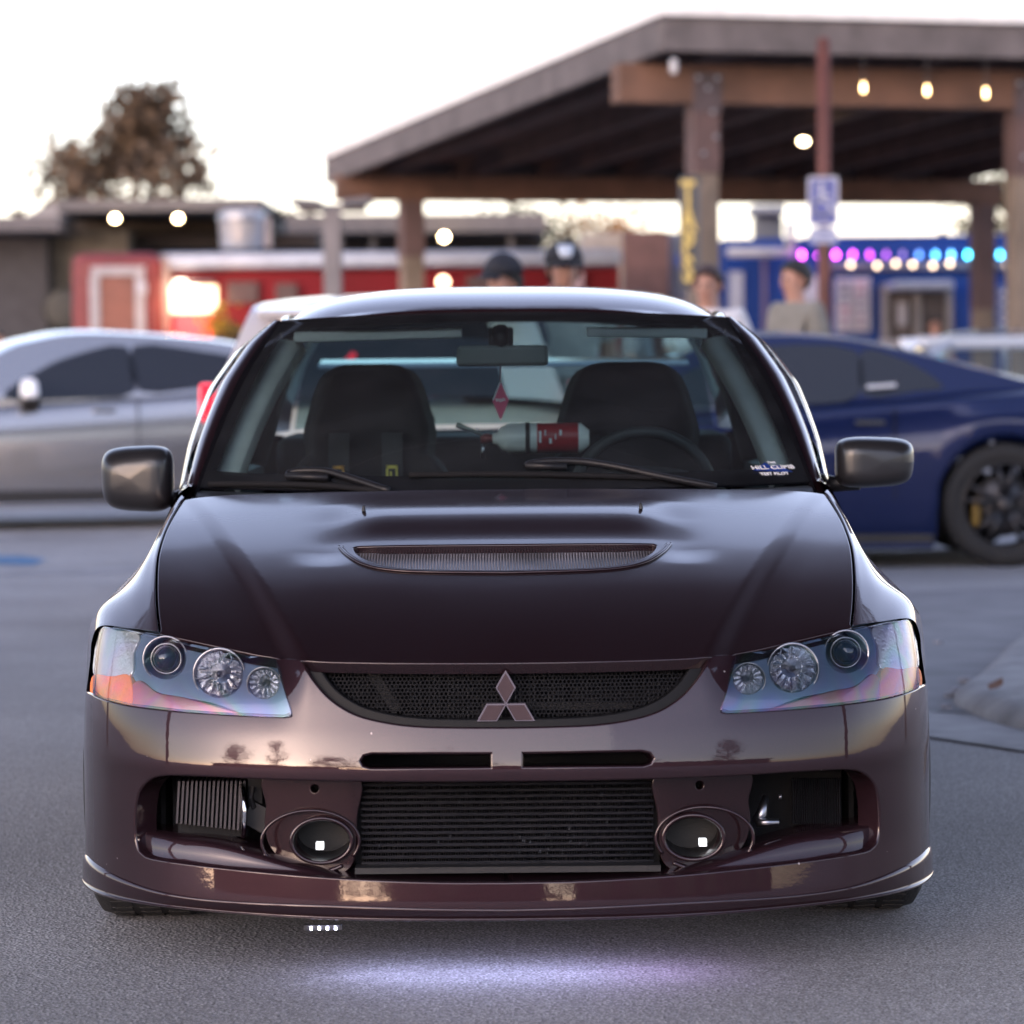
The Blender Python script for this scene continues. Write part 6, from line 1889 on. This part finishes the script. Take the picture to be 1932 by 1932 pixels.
def person(label, loc, rz, h, shirt, trousers, hair=(.012, .010, .009), cap=None, arms='down', group=None, skin=None):
    root = thing('person', label, 'person', loc, rz, group)
    s = h / 1.75
    J = {}
    J['pel'] = (0, 0, .93); J['wst'] = (0, 0, 1.07); J['chs'] = (0, .01, 1.29); J['nkb'] = (0, .015, 1.455); J['nk'] = (0, .005, 1.50); J['hd0'] = (0, -.012, 1.565); J['hd1'] = (0, -.005, 1.635); J['hd2'] = (0, .005, 1.70)
    rad = dict(pel=(.15, .11), wst=(.135, .10), chs=(.165, .115), nkb=(.09, .07), nk=.055, hd0=(.062, .078), hd1=(.076, .095), hd2=(.055, .070))
    E = [('pel', 'wst'), ('wst', 'chs'), ('chs', 'nkb'), ('nkb', 'nk'), ('nk', 'hd0'), ('hd0', 'hd1'), ('hd1', 'hd2')]
    for sg, n in ((-1, 'l'), (1, 'r')):
        J['sh' + n] = (sg * .185, .015, 1.425); J['el' + n] = (sg * .245, .03, 1.11)
        if arms == 'down': J['wr' + n] = (sg * .255, -.05, .86); J['pa' + n] = (sg * .25, -.075, .79); dirf = np.array([0, -.15, -1.0])
        else: J['wr' + n] = (sg * .17, -.22, 1.14); J['pa' + n] = (sg * .12, -.28, 1.16); dirf = np.array([-sg * .5, -.8, .1])
        rad.update({'sh' + n: .062, 'el' + n: .043, 'wr' + n: (.030, .024), 'pa' + n: (.040, .018)})
        E += [('chs', 'sh' + n), ('sh' + n, 'el' + n), ('el' + n, 'wr' + n), ('wr' + n, 'pa' + n)]
        for k in range(5):
            q = np.array(J['pa' + n]) + dirf * .03 + np.array([0, (k - 2) * .018, 0]) if k else np.array(J['pa' + n]) + np.array([0, -.03, .02])
            L_ = (.05, .075, .085, .08, .06)[k]
            J['f%d%s' % (k, n)] = tuple(q + dirf * .02); J['g%d%s' % (k, n)] = tuple(q + dirf * L_ + np.array([-sg * .012, -.012, 0]))
            rad['f%d%s' % (k, n)] = .0095; rad['g%d%s' % (k, n)] = .0075
            E += [('pa' + n, 'f%d%s' % (k, n)), ('f%d%s' % (k, n), 'g%d%s' % (k, n))]
        J['hp' + n] = (sg * .09, 0, .86); J['kn' + n] = (sg * .10, -.015, .48); J['an' + n] = (sg * .10, .02, .085); J['to' + n] = (sg * .12, -.14, .04)
        rad.update({'hp' + n: .095, 'kn' + n: .058, 'an' + n: .040, 'to' + n: (.045, .030)})
        E += [('pel', 'hp' + n), ('hp' + n, 'kn' + n), ('kn' + n, 'an' + n), ('an' + n, 'to' + n)]
    keys = list(J); ix = {k: i for i, k in enumerate(keys)}
    sc = lambda k: np.array(J[k]) * s
    rs_ = lambda v: tuple(q * s for q in v) if not np.isscalar(v) else v * s
    skinned('body', [sc(k) for k in keys], [(ix[a], ix[b_]) for a, b_ in E], [rs_(rad[k]) for k in keys], skin or skin_m, root, 2, ix['pel'])
    def sub(name, ks, ed, extra, mat, rt=0):
        i2 = {k: i for i, k in enumerate(ks)}
        g = lambda v: tuple((q + extra) * s for q in v) if not np.isscalar(v) else (v + extra) * s
        return skinned(name, [sc(k) for k in ks], [(i2[a], i2[b_]) for a, b_ in ed], [g(rad[k]) for k in ks], mat, root, 2, rt)
    J['el2l'] = tuple(np.array(J['shl']) * .38 + np.array(J['ell']) * .62); J['el2r'] = tuple(np.array(J['shr']) * .38 + np.array(J['elr']) * .62)
    rad['el2l'] = rad['el2r'] = .058
    J['hem'] = (0, 0, .84); rad['hem'] = (.16, .12)
    sub('shirt', ['pel', 'hem', 'wst', 'chs', 'nkb', 'shl', 'shr', 'el2l', 'el2r'], [('hem', 'pel'), ('pel', 'wst'), ('wst', 'chs'), ('chs', 'nkb'), ('chs', 'shl'), ('chs', 'shr'), ('shl', 'el2l'), ('shr', 'el2r')], .016, shirt)
    sub('trousers', ['pel', 'hpl', 'knl', 'anl', 'hpr', 'knr', 'anr'], [('pel', 'hpl'), ('hpl', 'knl'), ('knl', 'anl'), ('pel', 'hpr'), ('hpr', 'knr'), ('knr', 'anr')], .014, trousers)
    for sg in (-1, 1):
        MB().box((sg * .115 * s, -.06 * s, .04 * s), (.10 * s, .29 * s, .075 * s), taper=.8).build('shoe', rubber, root, bevel=.02)
        MB().lathe([(.001, -.011), (.009, -.006), (.012, 0), (.009, .006), (.001, .011)], 10, np.array((sg * .030, -.092, 1.625)) * s, (0, 1, 0)).build('eye', M('eye_dark', (.03, .02, .018), .3, var=0), root, smooth=True)
        MB().lathe([(.001, -.008), (.022, -.006), (.026, 0), (.018, .008), (.001, .008)], 12, np.array((sg * .079, .005, 1.61)) * s, (sg, 0, 0), sx=.7, sy=1.2).build('ear', skin or skin_m, root, smooth=True)
    MB().hexa(np.array([(-.016, -.088, 1.585), (.016, -.088, 1.585), (.012, -.07, 1.585), (-.012, -.07, 1.585)]) * s + [0, -.014 * s, 0], np.array([(-.007, -.092, 1.63), (.007, -.092, 1.63), (.006, -.07, 1.63), (-.006, -.07, 1.63)]) * s).build('nose', skin or skin_m, root, bevel=.004)
    MB().box(np.array((0, -.083, 1.555)) * s, (.042 * s, .01, .010 * s)).build('mouth', M('lip', (.30, .12, .10), .5), root, bevel=.003)
    # hair: a shell over the back and top of the head
    rows = []
    for th in np.linspace(0, 1, 9):
        row = []
        for ph in np.linspace(0, 2 * math.pi, 25):
            low = .56 + .30 * max(0, math.sin(ph)) - .20 * max(0, -math.sin(ph)) ** .7            # reaches lower at the back
            a = th * math.pi * low
            fr = 1.0 + .05 * math.sin(5 * ph + 2)
            row.append(np.array([.088 * math.sin(a) * math.cos(ph), .008 + .108 * math.sin(a) * math.sin(ph) * fr, 1.640 + .100 * math.cos(a)]) * s)
        rows.append(row)
    if cap is None:
        MB().grid(np.array(rows)).build('hair', M('hair', hair, .6, bump=.6, bscale=120), root, smooth=True, solid=.012)
    else:
        rows2 = [[np.array([.098 * math.sin(a) * math.cos(ph), .004 + .112 * math.sin(a) * math.sin(ph), 1.655 + .108 * math.cos(a)]) * s for ph in np.linspace(0, 2 * math.pi, 25)] for a in np.linspace(0, math.pi / 2, 8)]
        cp = MB().grid(np.array(rows2)).build('cap', cap[0], root, smooth=True, solid=.006)
        br = [[np.array([x * .082, -.095 - d_ * .085 * (1 - .5 * x * x), 1.657 - .025 * d_ - .012 * x * x]) * s for x in np.linspace(-1, 1, 9)] for d_ in (0, .5, 1)]
        MB().grid(np.array(br)).build('cap_peak', cap[0], cp, smooth=True, solid=.006)
        if cap[1]:
            fp = [[np.array([.066 * math.sin(a), .004 - .116 * math.cos(a) * math.cos(e * .9), 1.672 + .085 * e]) * s for a in np.linspace(-.62, .62, 9)] for e in np.linspace(0, .75, 5)]
            MB().grid(np.array(fp)).build('cap_front', cap[1], cp, smooth=True, solid=.004)
        rows3 = [[q * [1.0, 1.0, 1] - np.array([0, -.004, .028]) * s for q in r_] for r_ in rows[4:]]
        MB().grid(np.array(rows3)).build('hair', M('hair', hair, .6, bump=.6, bscale=120), root, smooth=True, solid=.008)
    return root


tee = lambda n, c: M(n, c, .9, var=.12, scale=9, bump=.25, bscale=40)
jeans = tee('trousers_dark', (.03, .035, .05))
def stand(px, D): return P(px, 684, D - 6.2) * [1, 1, 0]
person('man in olive grey t-shirt with short black hair standing behind the dark blue coupe', stand(1500, 21.4), R(-58), 1.885, tee('tee_olive', (.20, .19, .165)), jeans, arms='bent')
person('man in black cap with white front panel standing behind the maroon saloon roof', stand(1065, 17.2), R(6), 1.845, tee('tee_pale', (.45, .42, .40)), jeans, cap=(M('cap_black', (.015, .016, .022), .8), M('cap_white', (.55, .62, .72), .8)))
person('person in dark cap turned aside behind the maroon saloon roof', stand(950, 17.0), R(-42), 1.775, tee('tee_dark', (.05, .05, .07)), jeans, cap=(M('cap_navy', (.014, .016, .024), .8), None))
person('pale faced person with brown hair standing in front of the first shelter post', stand(1336, 19.5), R(-20), 1.80, tee('tee_white', (.6, .6, .62)), jeans, hair=(.035, .016, .012))
person('dark haired person in white shirt working at the blue trailer window', stand(1764, 47.6), R(0), 1.83, tee('tee_cook', (.50, .50, .48)), jeans)
person('dark haired person standing in front of the tan wall left of the red trailer', stand(88, 36), R(-40), 1.62, tee('tee_rose', (.35, .20, .18)), jeans)
person('person with black hair just right of another at the tan wall', stand(62, 37), R(30), 1.60, tee('tee_brown', (.12, .08, .07)), jeans)
person('person at the far left edge before the grey wall', stand(-4, 36), R(60), 1.62, tee('tee_peach', (.4, .25, .2)), jeans)
person('person bending low behind the maroon saloon roof near the brown wall', stand(1206, 24), R(80), 1.74, tee('tee_grey', (.2, .2, .22)), jeans)
